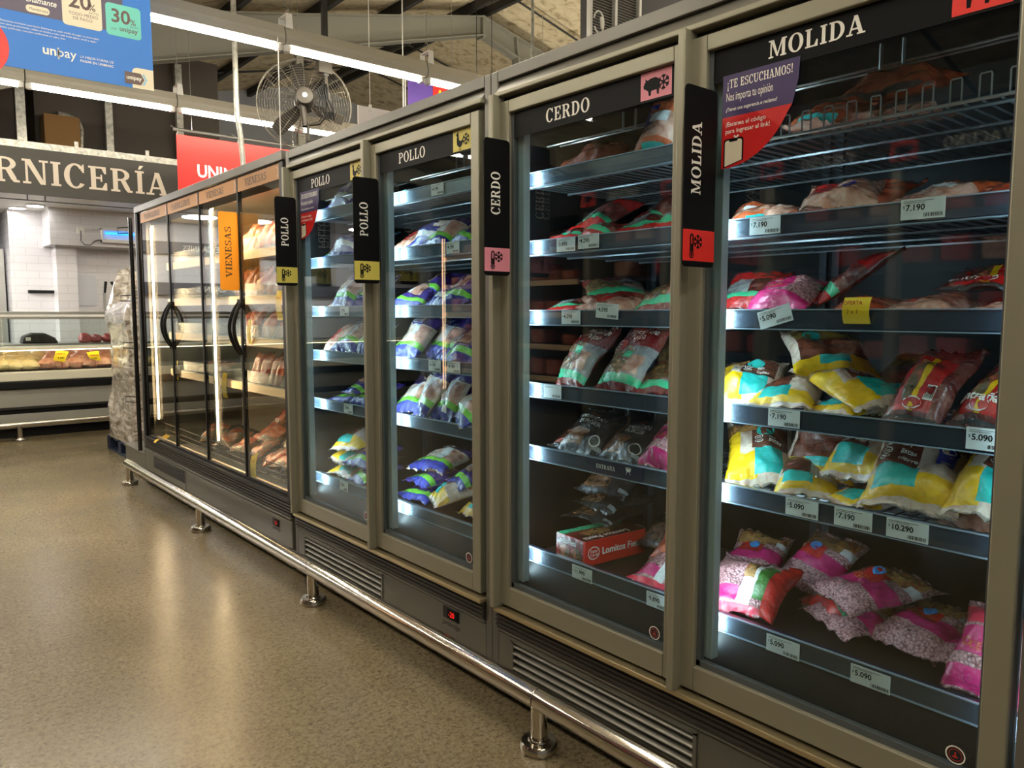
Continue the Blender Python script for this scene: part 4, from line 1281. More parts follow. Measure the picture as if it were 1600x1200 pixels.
bt('30', 1.16, .345, .072, M_BRN, .02); bt('%', 1.26, .345, .032, M_BRN, .01); bt('DCTO', 1.26, .330, .011, M_BRN); bt('con', 1.16, .302, .014, M_BRN); bt('unipay', 1.203, .302, .026, M_BRN, .015)
bt('Socio Diamante', .66, .352, .030, M_WHITE, .012, .25, .85); bt('Membresía', .765, .312, .014, M_BRN)
for i, s in enumerate(('Descuento exclusivo para Socio Diamante en todo medio de pago, no acumulable', 'con otras promociones, válido en locales y sitio web hasta agotar stock y según', 'bases publicadas, consulte condiciones en caja y sitio')):
    bt(s, .63, .225 - i * .017, .0098, M_WHITE)
bt('uni', .815, .098, .048, M_WHITE, .022); bt('pay', .885, .098, .048, M_WHITE, .004)
bt('LA MEJOR FORMA DE', .995, .112, .0125, M_WHITE); bt('PAGAR EN UNIMARC', .995, .090, .0125, M_WHITE, .012)
bt('unipay', 1.228, .045, .022, M_WHITE, .02)
b.build('lettering', t)
b = MB()
for x in (.45, 1.2): b.tube([(x, BY + .002, BZ + .94), (x, BY + .002, roof_z(x) - .03)], .0025, M_STEEL, 5)
b.build('hanging_wire', t)

t = thing('red_banner', (3.1, 8.3, 2.4), 'red fabric banner with white lettering behind the chiller top', 'banner')
b = MB(); b.box((2.525, 8.3, 2.05), (4.0, 8.305, 3.145), mat('banner_red', (212, 34, 27), .6)); b.build('panel', t)
b = MB(); b.flat(shift(sans('UNI', .125, .022), 0, 0, .86, 1), (2.715, 8.297, 2.745), U, V, M_WHITE); b.flat(shift(sans('MARC', .125, .002), 0, 0, .86, 1), (2.985, 8.297, 2.745), U, V, M_WHITE); b.build('lettering', t)
b = MB(); b.tube([(2.50, 8.32, 3.195), (4.02, 8.32, 3.195)], .014, M_STEEL, 8); b.tube([(2.50, 8.38, 3.22), (4.02, 8.38, 3.22)], .010, M_DARK, 8)
for x in (2.53, 3.15, 3.98): b.tube([(x, 8.303, 3.14), (x + .02, 8.32, 3.195), (x - .03, 8.38, 3.24)], .006, M_STEEL, 6)
b.build('hanging_bar', t, smooth=True)
b = MB(); b.tube([(2.7, 8.36, 3.22), (2.7, 8.36, roof_z(2.7) - .03)], .003, M_STEEL, 5); b.tube([(3.8, 8.36, 3.22), (3.8, 8.36, roof_z(3.8) - .03)], .003, M_STEEL, 5); b.build('hanging_wire', t)

t = thing('purple_banner', (4.6, 6.5, 2.6), 'purple banner with a red label peeping over the freezer top', 'banner')
b = MB(); b.box((4.14, 6.5, 2.55), (5.3, 6.505, 3.66), mat('banner_purple', (96, 66, 156), .55)); b.build('panel', t)
b = MB(); b.box((4.43, 6.495, 2.95), (5.2, 6.4995, 3.585), RED); b.box((4.445, 6.492, 2.965), (5.19, 6.4955, 3.57), mat('banner_red', (212, 34, 27))); b.build('label_panel', t)
b = MB(); b.flat(sans('A', .105, .02), (4.46, 6.490, 3.44), U, V, M_YELLOWTAG); b.flat(sans('LIMENTOS', .105, .02), (4.56, 6.490, 3.44), U, V, M_WHITE); b.build('lettering', t)
b = MB(); b.tube([(4.08, 6.49, 2.2), (4.08, 6.49, roof_z(4.08) - .05)], .0065, M_PURE, 6); b.tube([(4.14, 6.50, 3.62), (4.11, 6.50, 3.56), (4.105, 6.5, 2.6)], .0065, M_PURE, 6); b.build('white_cord', t)
b = MB(); b.box((4.15, 7.5, 2.7), (4.75, 7.51, 3.545), M_PURE)
hp = own(b.build('hanging_placard'), (4.4, 7.5, 2.7)); tag(hp, 'plain white panel hung on a wire beside the fan', 'panel')
b = MB(); b.tube([(4.30, 7.505, 3.54), (4.30, 7.505, roof_z(4.3) - .05)], .004, M_PURE, 5); b.tube([(4.30, 7.505, 3.50), (4.30, 7.505, 3.57)], .02, M_PURE, 8); b.build('wire', hp)

# louvred unit over the freezers
t = thing('louvre_unit', (4.45, 4.0, 3.3), 'grey louvred grille box high above the freezer top', 'ventilation grille')
b = MB(); b.box((4.08, 4.02, 2.6), (5.2, 4.10, 3.95), mat('louvre_back', (70, 70, 70), .6)); b.build('housing', t)
b = MB()
for k in range(64): b.prism([(4.0, 2.62 + k * .02), (4.02, 2.632 + k * .02), (4.02, 2.636 + k * .02), (4.0, 2.625 + k * .02)], lambda p, q, s: (s, p, q), (4.10, 4.62), M_STEEL)
b.build('slat', t)
b = MB()
for x in (4.075, 4.335, 4.60): b.box((x - .012, 3.985, 2.6), (x + .012, 4.02, 3.95), M_PURE)
b.build('frame', t)
b = MB()
pts = [(4.115 + .05 * math.cos(a), 3.95, 3.40 + .075 * math.sin(a)) for a in [math.radians(-150 + 15 * i) for i in range(22)]]
b.tube(pts, .006, M_PURE, 6); b.tube([(4.15, 3.95, 3.36), (4.14, 3.95, 3.44)], .012, M_PURE, 6)
tag(own(b.build('cable_loop', smooth=True), (4.115, 3.95, 3.32)), 'white cable loop hanging in front of the louvred grille', 'cable')

# suspension wires over the freezers and the galvanised conduit
for (x, y, r_, lab) in ((4.15, 4.7, .012, 'grey rod coming down behind the freezer top, near the ridge beam knee'),):
    b = MB(); b.tube([(x, y, 2.1), (x, y, roof_z(x) - .03)], r_, M_GALV, 8); tag(own(b.build('hanging_rod', smooth=True), (x, y, 2.1)), lab, 'rod')
for (x, y) in ((3.75, 4.9), (3.98, 5.0)):
    b = MB(); b.tube([(x, y, 2.9), (x, y, roof_z(x) - .03)], .003, M_DARK, 5); b.box((x - .01, y - .01, 2.88), (x + .01, y + .01, 2.94), M_PURE)
    tag(own(b.build('hanging_wire', smooth=True), (x, y, 2.88)), 'thin wire hanging above the freezers %s the ridge beam knee' % ('left of' if x < 3.9 else 'at'), 'wire', 'wires above the freezers')
b = MB(); b.tube([(2.37, 5.42, 2.16), (2.37, 5.42, 3.30)], .0035, M_PURE, 6)
tag(own(b.build('pull_cord', smooth=True), (2.37, 5.42, 2.16)), 'thin white cord hanging in front of the fan down to the chiller top', 'cord')
b = MB(); b.tube([(2.47, 6.4, 2.16), (2.47, 6.4, 2.55), (2.465, 6.4, 2.66), (2.455, 6.4, 2.80), (2.435, 6.4, 2.95), (2.43, 6.4, 3.10), (2.43, 6.4, roof_z(2.43) - .03)], .022, M_GALV, 10)
tag(own(b.build('conduit_pipe', smooth=True), (2.47, 6.4, 2.16)), 'bent galvanised conduit pipe rising from the chiller top', 'pipe')
b = MB(); b.box((4.21, 9.1, 0), (4.30, 9.16, 4.78), M_RAFTER); tag(own(b.build('steel_post'), (4.25, 9.13, 0)), 'grey steel post standing behind the fan', 'post')

# ---------------------------------------------------------------- fan
FC = Vector((2.93, 6.2, 3.10))
ax = Vector((.40, .90, -.10)).normalized()            # blows away from the aisle
e1 = ax.cross(Vector((0, 0, 1))).normalized(); e2 = e1.cross(ax)
def fp(u, v, w): return FC + e1 * u + e2 * v + ax * w
t = thing('wall_fan', FC, 'large round caged fan hanging over the chiller', 'fan')
M_FAN = mat('fan_grey', (62, 56, 48), .5, .3)
R = .385
M_FWIRE = mat('fan_wire', (128, 122, 110), .45, .3)
b = MB()
for side in (1, -1):
    for k in range(1, 15):
        r = .09 + (R - .09) * k / 14
        dep = .03 + .075 * math.sqrt(max(0, 1 - (r / R) ** 2.6))
        b.tube([fp(r * math.cos(a), r * math.sin(a), side * dep + .05) for a in [2 * math.pi * i / 44 for i in range(44)]], .0016, M_FWIRE, 3, closed=True)
    for k in range(20):
        a = 2 * math.pi * k / 20
        b.tube([fp(r * math.cos(a), r * math.sin(a), side * (.03 + .075 * math.sqrt(max(0, 1 - (r / R) ** 2.6))) + .05) for r in [.08 + (R - .08) * i / 8 for i in range(9)]], .0018, M_FWIRE, 3)
b.tube([fp(R * math.cos(a), R * math.sin(a), .05) for a in [2 * math.pi * i / 48 for i in range(48)]], .006, M_FWIRE, 6, closed=True)
b.build('cage', t, smooth=True)
for k, a in enumerate((100, 225, 340)):
    a = math.radians(a)
    c, s = math.cos(a), math.sin(a)
    b = MB()
    prof = [(.05, -.03, .03), (.14, -.055, .05), (.25, -.06, .055), (.34, -.045, .05)]
    vs_, fs = [], []
    for r, l, h in prof:
        for q in (l, 0, h):
            uu, vv = r * c - q * s, r * s + q * c
            for o in (0, .004):
                vs_.append(fp(uu, vv, .05 + q * .45 + o))
    for i in range(3):
        for q in range(2):
            i0, i1 = i * 6 + q * 2, (i + 1) * 6 + q * 2
            fs += [(i0, i0 + 2, i1 + 2, i1), (i0 + 1, i1 + 1, i1 + 3, i0 + 3)]
    b.add(vs_, fs, mat('fan_blade', (44, 38, 31), .5, .1)); b.build('blade', t, smooth=True)
b = MB(); b.lathe([(.03, -.17), (.066, -.165), (.072, -.15), (.075, -.06), (.085, -.055), (.088, .02), (.05, .05)], FC, ax, M_FAN, 24); mo = b.build('motor', t, smooth=True)
b = MB(); b.lathe([(.020, -.176), (.019, -.171)], FC, ax, M_PURE, 18); b.build('badge', mo)
b = MB()
b.tube([fp(-.02, -.05, -.10), fp(-.01, -.16, -.11), fp(.03, -.22, -.11), fp(.11, -.21, -.12), fp(.175, -.13, -.13), fp(.19, .0, -.135), fp(.175, .10, -.135), fp(.17, .22, -.135)], .017, M_FAN, 8)
b.tube([fp(.02, -.20, -.11), fp(.02, -.36, -.11)], .014, M_FAN, 8); b.tube([fp(-.02, -.06, -.10), fp(.0, -.24, -.11)], .028, M_FAN, 8)
b.build('yoke', t, smooth=True)
pb = fp(.17, .20, -.135)
b = MB(); b.box((pb.x - .022, pb.y - .02, pb.z - .02), (pb.x + .022, pb.y + .02, roof_z(pb.x) - .03), M_PURLIN); b.box((pb.x - .07, pb.y - .03, pb.z + .0), (pb.x + .05, pb.y + .03, pb.z + .10), M_FAN); b.build('hanging_pole', t, bevel=.003)
b = MB()
for k in range(5):
    o = (k - 2) * .014
    b.tube([fp(.16 + o * .4, .10, -.17), fp(.14 + o * 1.4, .05, -.18 - .004 * k), fp(.155 + o, -.02, -.18), fp(.165 + o * 2, -.12, -.18 - .005 * k), fp(.185 + o * 1.5, -.19, -.18), fp(.20 + o, -.13, -.175)], .007, M_MATBLACK, 6)
b.build('coiled_cord', t, smooth=True)
# ---------------------------------------------------------------- frozen bags
def film(name, rgb, rough, coat=.8):
    return mottled(name, [(.32, tuple(int(c * .9) for c in rgb)), (.62, rgb)], 26, rough=rough, coat=coat, bump=.55, detail=4, distort=1.6)

F = dict(
    yellow=film('film_yellow', (246, 196, 20), .22, coat=.8), teal=film('film_teal', (36, 196, 188), .22, coat=.8), brown=film('film_brown', (112, 56, 38), .22, coat=.8),
    gold=film('film_gold', (150, 122, 52), .22, coat=.8), magenta=film('film_magenta', (206, 28, 112), .22, coat=.8), red=film('film_red', (196, 34, 30), .22, coat=.8),
    wine=film('film_wine', (128, 34, 30), .22, coat=.8), green=film('film_green', (60, 196, 140), .22, coat=.8), lime=film('film_lime', (120, 200, 60), .22, coat=.8),
    black=film('film_black', (34, 30, 29), .2, coat=.9), purple=film('film_purple', (64, 44, 124), .22, coat=.8), blue=film('film_blue', (36, 46, 146), .22, coat=.8),
    white=film('film_white', (226, 226, 224), .25, coat=.8), orange=film('film_orange', (198, 92, 48), .22, coat=.8), grey=film('film_grey', (150, 150, 148), .18, coat=.9),
    leaf=film('film_leaf', (62, 112, 44), .25, coat=.7), pinkred=film('film_pinkred', (228, 40, 76), .22, coat=.8))
F['clear'] = clear_mat('bag_clear', (236, 240, 240), .06, .08, .10, (235, 238, 238))
F['chicken'] = mottled('content_chicken', [(.3, (190, 160, 136)), (.5, (226, 206, 188)), (.7, (206, 168, 146))], 26, rough=.25, coat=.9, bump=.5)
F['pellet'] = mottled('content_pellets', [(.0, (216, 172, 172)), (.4, (196, 142, 144)), (.85, (120, 70, 74))], 140, 'cells', rough=.3, coat=.8, bump=.8)
F['meat'] = mottled('content_red_meat', [(.3, (146, 56, 34)), (.5, (198, 92, 58)), (.66, (176, 66, 42)), (.8, (222, 190, 164))], 16, rough=.22, coat=1, bump=.5)
F['darkmeat'] = mottled('content_dark_meat', [(.3, (66, 26, 22)), (.55, (112, 44, 36)), (.75, (150, 100, 84))], 18, rough=.22, coat=1, bump=.5)
F['palemeat'] = mottled('content_pale_meat', [(.3, (150, 96, 76)), (.5, (206, 152, 128)), (.7, (226, 192, 172))], 22, rough=.22, coat=1, bump=.5)
F['mush'] = mottled('content_stir_fry', [(.0, (206, 174, 120)), (.28, (150, 106, 66)), (.5, (92, 88, 40)), (.72, (72, 42, 28)), (.9, (176, 64, 36))], 60, 'cells', rough=.28, coat=.9, bump=.8)
F['food'] = mottled('content_picture', [(.3, (96, 62, 36)), (.5, (178, 132, 74)), (.64, (134, 60, 34)), (.74, (92, 116, 50))], 34, rough=.25, coat=.9, bump=.3)
F['veg'] = mottled('content_grill', [(.3, (60, 58, 40)), (.5, (108, 84, 52)), (.62, (168, 82, 56)), (.78, (214, 170, 110))], 30, rough=.25, coat=.9, bump=.6)
F['ring'] = mottled('content_onion_rings', [(.3, (44, 28, 20)), (.5, (128, 84, 50)), (.64, (76, 44, 28)), (.76, (150, 112, 74))], 40, rough=.25, coat=.9, bump=.4)
F['sausage'] = mottled('content_sausage', [(.3, (168, 66, 46)), (.6, (212, 118, 88)), (.8, (236, 176, 146))], 14, rough=.25, coat=1, bump=.3)

class Bag:
    """pillow bag; u runs 0..1 from the near edge along local +x, v 0..1 along local +y, thickness along +z"""
    def __init__(s, L, W, T, seed, bend=0.0, lumps=.35, wr=1.0, seal=.045):
        s.L, s.W, s.T, s.seed, s.bend, s.lumps, s.wr, s.seal = L, W, T, seed * 7.31, bend, lumps, wr, seal
    def P(s, u, v, top=True, lift=0.0):
        se = s.seal
        uu = min(1, max(0, (u - se) / (1 - 2 * se)))
        pu = max(0.0, 1 - abs(2 * uu - 1) ** 2.8) ** .62
        pv = max(0.0, 1 - abs(2 * v - 1) ** 2.6) ** .62
        p = pu * pv
        cu, cv = 2 * u - 1, 2 * v - 1
        x = s.L * (.5 + (u - .5) * (1 - .07 * (1 - cv * cv) ) + .010 * noise.noise(Vector((v * 5, s.seed, 3))) * abs(cu))
        y = s.W * ((v - .5) * (1 - .09 * (1 - cu * cu)) + .02 * noise.noise(Vector((u * 4, s.seed, 9))) * abs(cv))
        edge = 1 - p
        ze = s.T * (.32 + .30 * noise.noise(Vector((u * 2.3, v * 2.3, s.seed)))) + .006 * s.wr * edge * math.sin(v * 17 + s.seed + 9 * noise.noise(Vector((u * 3, v * 3, s.seed)))) * abs(cu) ** 3
        n1 = noise.noise(Vector((x * 11, y * 11, s.seed + 2)))
        rdg = 1 - abs(noise.noise(Vector((x * 24 + s.seed, y * 24, 1.7))))
        rd2 = 1 - abs(noise.noise(Vector((x * 52, y * 52 + s.seed, 4.1))))
        if top:
            z = ze * edge + p * s.T * (.92 + s.lumps * n1) + s.wr * (.010 * (rdg - .75) * (.4 + p) + .005 * (rd2 - .8)) + lift
        else:
            z = ze * edge - lift
        z += -s.bend * (u - .25) ** 2 * s.L
        return Vector((x, y, z))

def film_regions(kind):
    """list of (u0, u1, v0, v1, film); later ones print over earlier ones"""
    return {
        'teal': ('chicken', [(.07, .28, 0, 1, 'yellow'), (.12, .34, .40, .88, 'teal'), (.34, .62, .45, .92, 'brown'), (.62, .92, .45, .92, 'gold'), (.60, .92, .05, .40, 'food'), (0, .05, 0, 1, 'clear')]),
        'teal2': ('chicken', [(.08, .36, .55, 1, 'yellow'), (.10, .40, .16, .60, 'teal'), (.40, .80, .10, .62, 'brown'), (.70, .95, .5, 1, 'food'), (0, .05, 0, 1, 'clear'), (.36, .7, .8, 1, 'yellow')]),
        'gold': ('chicken', [(.05, .25, 0, 1, 'yellow'), (.25, .60, .1, .9, 'brown'), (.60, .95, .0, .9, 'gold'), (.14, .25, .3, .7, 'teal')]),
        'magenta': ('pellet', [(.30, .55, 0, 1, 'magenta'), (.42, .62, .35, .8, 'red'), (.62, .95, .05, .95, 'food'), (.62, .74, 0, .2, 'white')]),
        'magenta2': ('pellet', [(.05, .22, 0, 1, 'magenta'), (.36, .66, .4, 1, 'magenta'), (.7, .95, 0, 1, 'pinkred')]),
        'pinkleaf': ('pellet', [(.0, .10, 0, 1, 'pinkred'), (.14, .30, .5, 1, 'magenta'), (.0, 1, .0, .18, 'red'), (.2, .8, .18, .30, 'leaf'), (.1, .9, .30, .50, 'white'), (.45, .9, .38, .5, 'food')]),
        'darkred': ('darkmeat', [(0, .06, 0, 1, 'clear'), (.5, .9, .2, .8, 'wine')]),
        'redmeat': ('meat', [(0, .06, 0, 1, 'clear'), (.94, 1, 0, 1, 'clear')]),
        'redteal': ('palemeat', [(.05, .16, 0, 1, 'orange'), (.0, .10, .2, .75, 'teal'), (.40, .58, .2, .8, 'white'), (.58, .95, 0, 1, 'orange')]),
        'redgreen': ('darkmeat', [(.02, .16, 0, 1, 'red'), (.16, .26, 0, 1, 'green'), (.60, .95, 0, 1, 'red'), (.26, .6, .5, .95, 'grey')]),
        'stirfry': ('grey', [(.0, .11, 0, 1, 'wine'), (.11, .20, 0, 1, 'green'), (.20, .62, .42, 1, 'mush'), (.62, .97, 0, 1, 'wine'), (.24, .5, .08, .4, 'palemeat')]),
        'blackbag': ('black', [(.10, .40, .40, .95, 'ring'), (.1, .17, 0, .2, 'grey')]),
        'entrana': ('darkmeat', [(.10, .72, .20, .80, 'red'), (.10, .72, .46, .56, 'yellow'), (.2, .66, .56, .72, 'veg'), (0, .06, 0, 1, 'clear')]),
        'vacuum': ('palemeat', [(.3, .9, .6, .9, 'red'), (0, .05, 0, 1, 'clear'), (.95, 1, 0, 1, 'clear')]),
        'poultry': ('chicken', [(0, .20, 0, 1, 'blue'), (.20, .29, 0, 1, 'lime'), (.66, 1, 0, 1, 'purple'), (.30, .62, .05, .38, 'palemeat'), (.3, .66, .38, .55, 'white')]),
        'purple': ('purple', [(.12, .24, 0, 1, 'lime'), (0, .12, 0, 1, 'blue'), (.35, .8, .3, .75, 'palemeat'), (.4, .6, .75, 1, 'white')]),
        'bluebag': ('blue', [(.2, .32, 0, 1, 'white'), (.55, .8, .15, .6, 'chicken'), (.8, 1, 0, 1, 'leaf')]),
        'packet': ('sausage', [(.02, .12, 0, 1, 'clear'), (.88, 1, 0, 1, 'clear')]),
        'grillpack': ('veg', [(.25, .75, .2, .8, 'sausage'), (0, .06, 0, 1, 'clear'), (.94, 1, 0, 1, 'clear')]),
        'redpack': ('sausage', [(.3, .7, 0, 1, 'meat')]),
    }[kind]

def put(kind, loc, L, W, T, yaw, tilt, label, roll=0.0, cat='frozen food bag', name='frozen_bag', group=None, bend=0.0, seed=None, texts=(), res=(30, 22), lumps=.35, wr=1.0, over=False):
    """loc is where the middle of the near edge rests"""
    put.n += 1
    if not over and name == 'frozen_bag':
        need = 1.757 + .5 * W * abs(math.sin(math.radians(yaw))) * .92
        loc = (max(loc[0], need), loc[1], loc[2] + .004)
    sd = seed if seed is not None else put.n
    bg = Bag(L, W, T, sd, bend, lumps, wr)
    nu, nv = res
    base, regs = film_regions(kind)
    def film_at(u, v):
        f = base
        for (a, b_, c, d, m) in regs:
            if a <= u < b_ and c <= v < d: f = m
        return f
    b = MB()
    vs_ = [bg.P(i / nu, j / nv, True) for i in range(nu + 1) for j in range(nv + 1)]
    by = {}
    for i in range(nu):
        for j in range(nv):
            q = i * (nv + 1) + j
            by.setdefault(film_at((i + .5) / nu, (j + .5) / nv), []).append((q, q + nv + 1, q + nv + 2, q + 1))
    o = len(b.v); b.v += [tuple(p) for p in vs_]
    for m, ff in by.items():
        k = b.mi(F[m]); b.f += [list(f) for f in ff]; b.m += [k] * len(ff)
    # underside shares the rim
    rim = {}
    for i in range(nu + 1):
        for j in range(nv + 1):
            if i in (0, nu) or j in (0, nv):
                rim[(i, j)] = i * (nv + 1) + j
            else:
                rim[(i, j)] = len(b.v); b.v.append(tuple(bg.P(i / nu, j / nv, False)))
    k = b.mi(F[base if base != 'grey' else 'wine'])
    for i in range(nu):
        for j in range(nv):
            b.f.append([rim[(i, j)], rim[(i, j + 1)], rim[(i + 1, j + 1)], rim[(i + 1, j)]]); b.m.append(k)
    ob = b.build(name, None, smooth=False, local=True)
    ob.data.shade_smooth()
    ob.location = loc
    ob.rotation_mode = 'XYZ'
    M = Matrix.Rotation(math.radians(yaw), 3, 'Z') @ Matrix.Rotation(math.radians(-tilt), 3, 'Y') @ Matrix.Rotation(math.radians(roll), 3, 'X')
    ob.rotation_euler = M.to_euler()
    ys = [(M @ Vector(q)).y + loc[1] for q in b.v]
    lo, hi = (.466, 2.020) if loc[1] < 2.065 else ((2.112, 3.655) if loc[1] < 3.70 else (3.765, 6.42))
    dy = max(0.0, lo - min(ys)) - max(0.0, max(ys) - hi)
    ob.location = (loc[0], loc[1] + dy, loc[2])
    tag(ob, label, cat, group)
    # printing that follows the film: (shapes, u, v, film name or material); shapes in metres, reading with +u upward
    for (nm, shapes, u, v, m) in texts:
        t_ = MB()
        mm = F[m] if isinstance(m, str) else m
        for vv, ff in shapes:
            t_.add([bg.P(min(.99, max(.01, u + q / L)), min(.99, max(.01, v - p / W)), True, .0022) for p, q in vv], ff, mm)
        c = t_.build(nm, None, local=True)
        c.parent = ob
    return ob
put.n = 0

def oval(rx, ry): return [disc(0, 0, rx, ry)]
def oring(rx, ry, w): return [_ring(0, 0, rx, ry, rx - w, ry - w)]
def teal_print(o=0.0):
    L = []
    L.append(('teal_dot', [disc(0, 0, .026)], .66, .70 - o, 'teal'))
    w = MB
    for i, s in enumerate(('sin', 'listas', 'cierre')):
        L.append(('printed_words', sans(s, .013, .015, .2), .53 - i * .075, .66 - o, M_WHITE))
        L.append(('printed_icon', [_ring(0, 0, .012, .009, .010, .007), stroke(-.006, 0, .006, 0, .003)], .55 - i * .075, .80 - o, M_WHITE))
    L.append(('printed_words', sans('Filetes', .030, .012, .3), .80, .86 - o, M_WHITE))
    L.append(('blue_seal', [disc(0, 0, .022, .016)] + [_rect(-.019, -.045, .019, 0)], .56, .20, 'blue'))
    L.append(('seal_mark', [_ring(0, 0, .015, .010, .012, .007), _rect(-.010, -.026, .010, -.022), _rect(-.010, -.035, .010, -.031)], .56, .20, M_WHITE))
    return L
def stir_print():
    L = [('printed_words', sans('Tiritas de', .024, .01), .83, .80, M_WHITE), ('printed_words', sans('Pulpa', .024, .01), .72, .62, M_WHITE),
         ('red_oval', oval(.036, .022), .64, .80, 'red'), ('oval_ring', oring(.036, .022, .0025), .64, .80, M_WHITE),
         ('oval_words', sans('Super', .0105, .01), .645, .89, M_WHITE), ('oval_words', sans('Cerdo', .0105, .01), .59, .89, M_WHITE),
         ('mint_badge', [_rect(-.016, -.014, .016, .014)], .50, .48, 'green')]
    return L
def poultry_print():
    return [('blue_oval', oval(.040, .026), .74, .62, 'blue'), ('oval_ring', oring(.040, .026, .003), .74, .62, M_WHITE),
            ('oval_words', sans('SUPER', .015, .015), .755, .75, M_WHITE), ('oval_words', sans('POLLO', .015, .015), .69, .75, M_WHITE),
            ('barcode_patch', [_rect(-.018, -.015, .018, .015)], .17, .35, M_WHITE)]
def black_print():
    return [('printed_words', sans('AMERICAN', .017, .01), .60, .82, mat('print_silver', (190, 186, 176), .5)), ('printed_words', sans('BURGER', .017, .01), .50, .74, MATS['print_silver']),
            ('printed_words', sans('BEEF', .012, .01), .72, .62, F['orange']), ('printed_ring', oring(.022, .022, .004), .22, .18, MATS['print_silver'])]
def entrana_print():
    return [('printed_words', shift(sans('Entraña', .024, .012), 0, 0), .20, .92, M_WHITE), ('red_oval', oval(.024, .016), .17, .50, 'red'), ('oval_ring', oring(.024, .016, .0025), .17, .50, M_WHITE),
            ('printed_words', sans('800g', .014, .01), .60, .56, M_BLACK), ('barcode_patch', [_rect(-.012, -.02, .012, .02)], .3, .27, M_WHITE), ('barcode', [_rect(-.009 + .0036 * i, -.016, -.0075 + .0036 * i, .016) for i in range(6)], .3, .27, M_BLACK)]
def pink_print():
    return [('blue_dot', [disc(0, 0, .018)], .60, .55, mat('print_sky', (60, 140, 210), .4)), ('printed_words', sans('CERDO', .016, .01), .42, .78, F['orange']), ('printed_mark', [_ring(0, 0, .010, .010, .007, .007)], .48, .82, F['orange']),
            ('black_tie', [_rect(-.005, -.02, .005, .02)], .12, .5, M_BLACK)]

XS = 1.762
zA = [z - .036 + .004 for z in LV['A']]
zB = [z - .036 + .004 for z in LV['B']]
M1, M2, M3, M4, M5, M6 = zA
P1, P2, P3, P4, P5, P6 = zB
T2, TP, SP, PP, BP, EP, KP = teal_print(.27), teal_print(), stir_print(), poultry_print(), black_print(), entrana_print(), pink_print()
gM = 'frozen bags behind the MOLIDA door'
gC = 'frozen bags behind the CERDO door'
gP = 'frozen chicken bags behind the POLLO doors'
# --- MOLIDA door
# top wire shelf
put('redmeat', (1.79, .83, M1 + .035), .26, .21, .085, 12, 14, 'large rounded brown meat bag on the wire top shelf, farthest right of its heap', group=gM, lumps=.2)
put('redteal', (1.775, 1.00, M1), .25, .20, .06, -8, 8, 'meat bag with a teal band lying on the wire top shelf beside the notice', group=gM)
put('redmeat', (1.95, 1.06, M1 + .02), .25, .22, .07, 10, 16, 'dark brown meat bag partly hidden behind the quarter round notice, top shelf', group=gM)
put('redmeat', (1.96, .92, M1 + .055), .22, .18, .06, -20, 22, 'small brown meat bag wedged behind the large rounded one, top shelf', group=gM)
put('vacuum', (1.775, .82, M1), .24, .20, .035, 6, 3, 'flat pale meat pack under the large rounded brown bag, top shelf', group=gM)
# second
put('redteal', (XS, 1.14, M2), .24, .17, .055, 30, 14, 'orange and teal meat bag at the left end of the second MOLIDA shelf', group=gM)
put('redteal', (XS + .02, 1.00, M2), .25, .16, .05, 62, 10, 'teal edged meat bag lying lengthwise next to the orange one, second MOLIDA shelf', group=gM)
put('vacuum', (XS + .02, .93, M2 + .01), .24, .18, .06, 20, 22, 'clear meat bag with a blue seal in the middle of the second MOLIDA shelf', group=gM, texts=[('blue_seal', [disc(0, 0, .02, .028)], .5, .4, 'blue')])
put('redteal', (XS + .01, .80, M2), .26, .19, .055, -30, 12, 'brown meat bag with a white patch right above a 7.190 tag, second MOLIDA shelf', group=gM)
put('redmeat', (XS + .03, .62, M2), .26, .20, .045, 8, 8, 'long brown meat bag at the right end of the second MOLIDA shelf', group=gM)
put('darkmeat' if False else 'redmeat', (2.00, 1.02, M2 + .02), .26, .24, .06, 0, 26, 'dark meat bag standing at the back of the second MOLIDA shelf', group=gM)
# third
put('magenta2', (XS, 1.08, M3), .24, .17, .065, 10, 22, 'pink and white mince bag at the left of the third MOLIDA shelf', group=gM, texts=KP[1:3])
put('redgreen', (XS + .12, 1.24, M3), .24, .18, .06, 15, 30, 'red meat bag with a green edge behind the pink mince bag, third MOLIDA shelf', group=gM)
put('redgreen', (XS + .13, 1.03, M3 + .02), .25, .12, .05, -50, 36, 'red bag with its corner pointing up behind the pink mince bag', group=gM)
put('redmeat', (XS + .04, .90, M3), .24, .16, .045, 6, 8, 'low dark meat bag beside the yellow tag, third MOLIDA shelf', group=gM)
put('vacuum', (XS, .74, M3), .26, .17, .045, 4, 6, 'clear vacuum pack of pale meat right of the yellow tag, third MOLIDA shelf', group=gM)
put('vacuum', (XS, .58, M3), .27, .15, .045, -4, 6, 'clear vacuum pack of pale meat at the right end of the third MOLIDA shelf', group=gM)
put('entrana', (XS + .05, .62, M3 + .055), .24, .20, .035, 3, 14, 'red labelled meat pack lying on the vacuum packs, third MOLIDA shelf', group=gM, texts=EP)
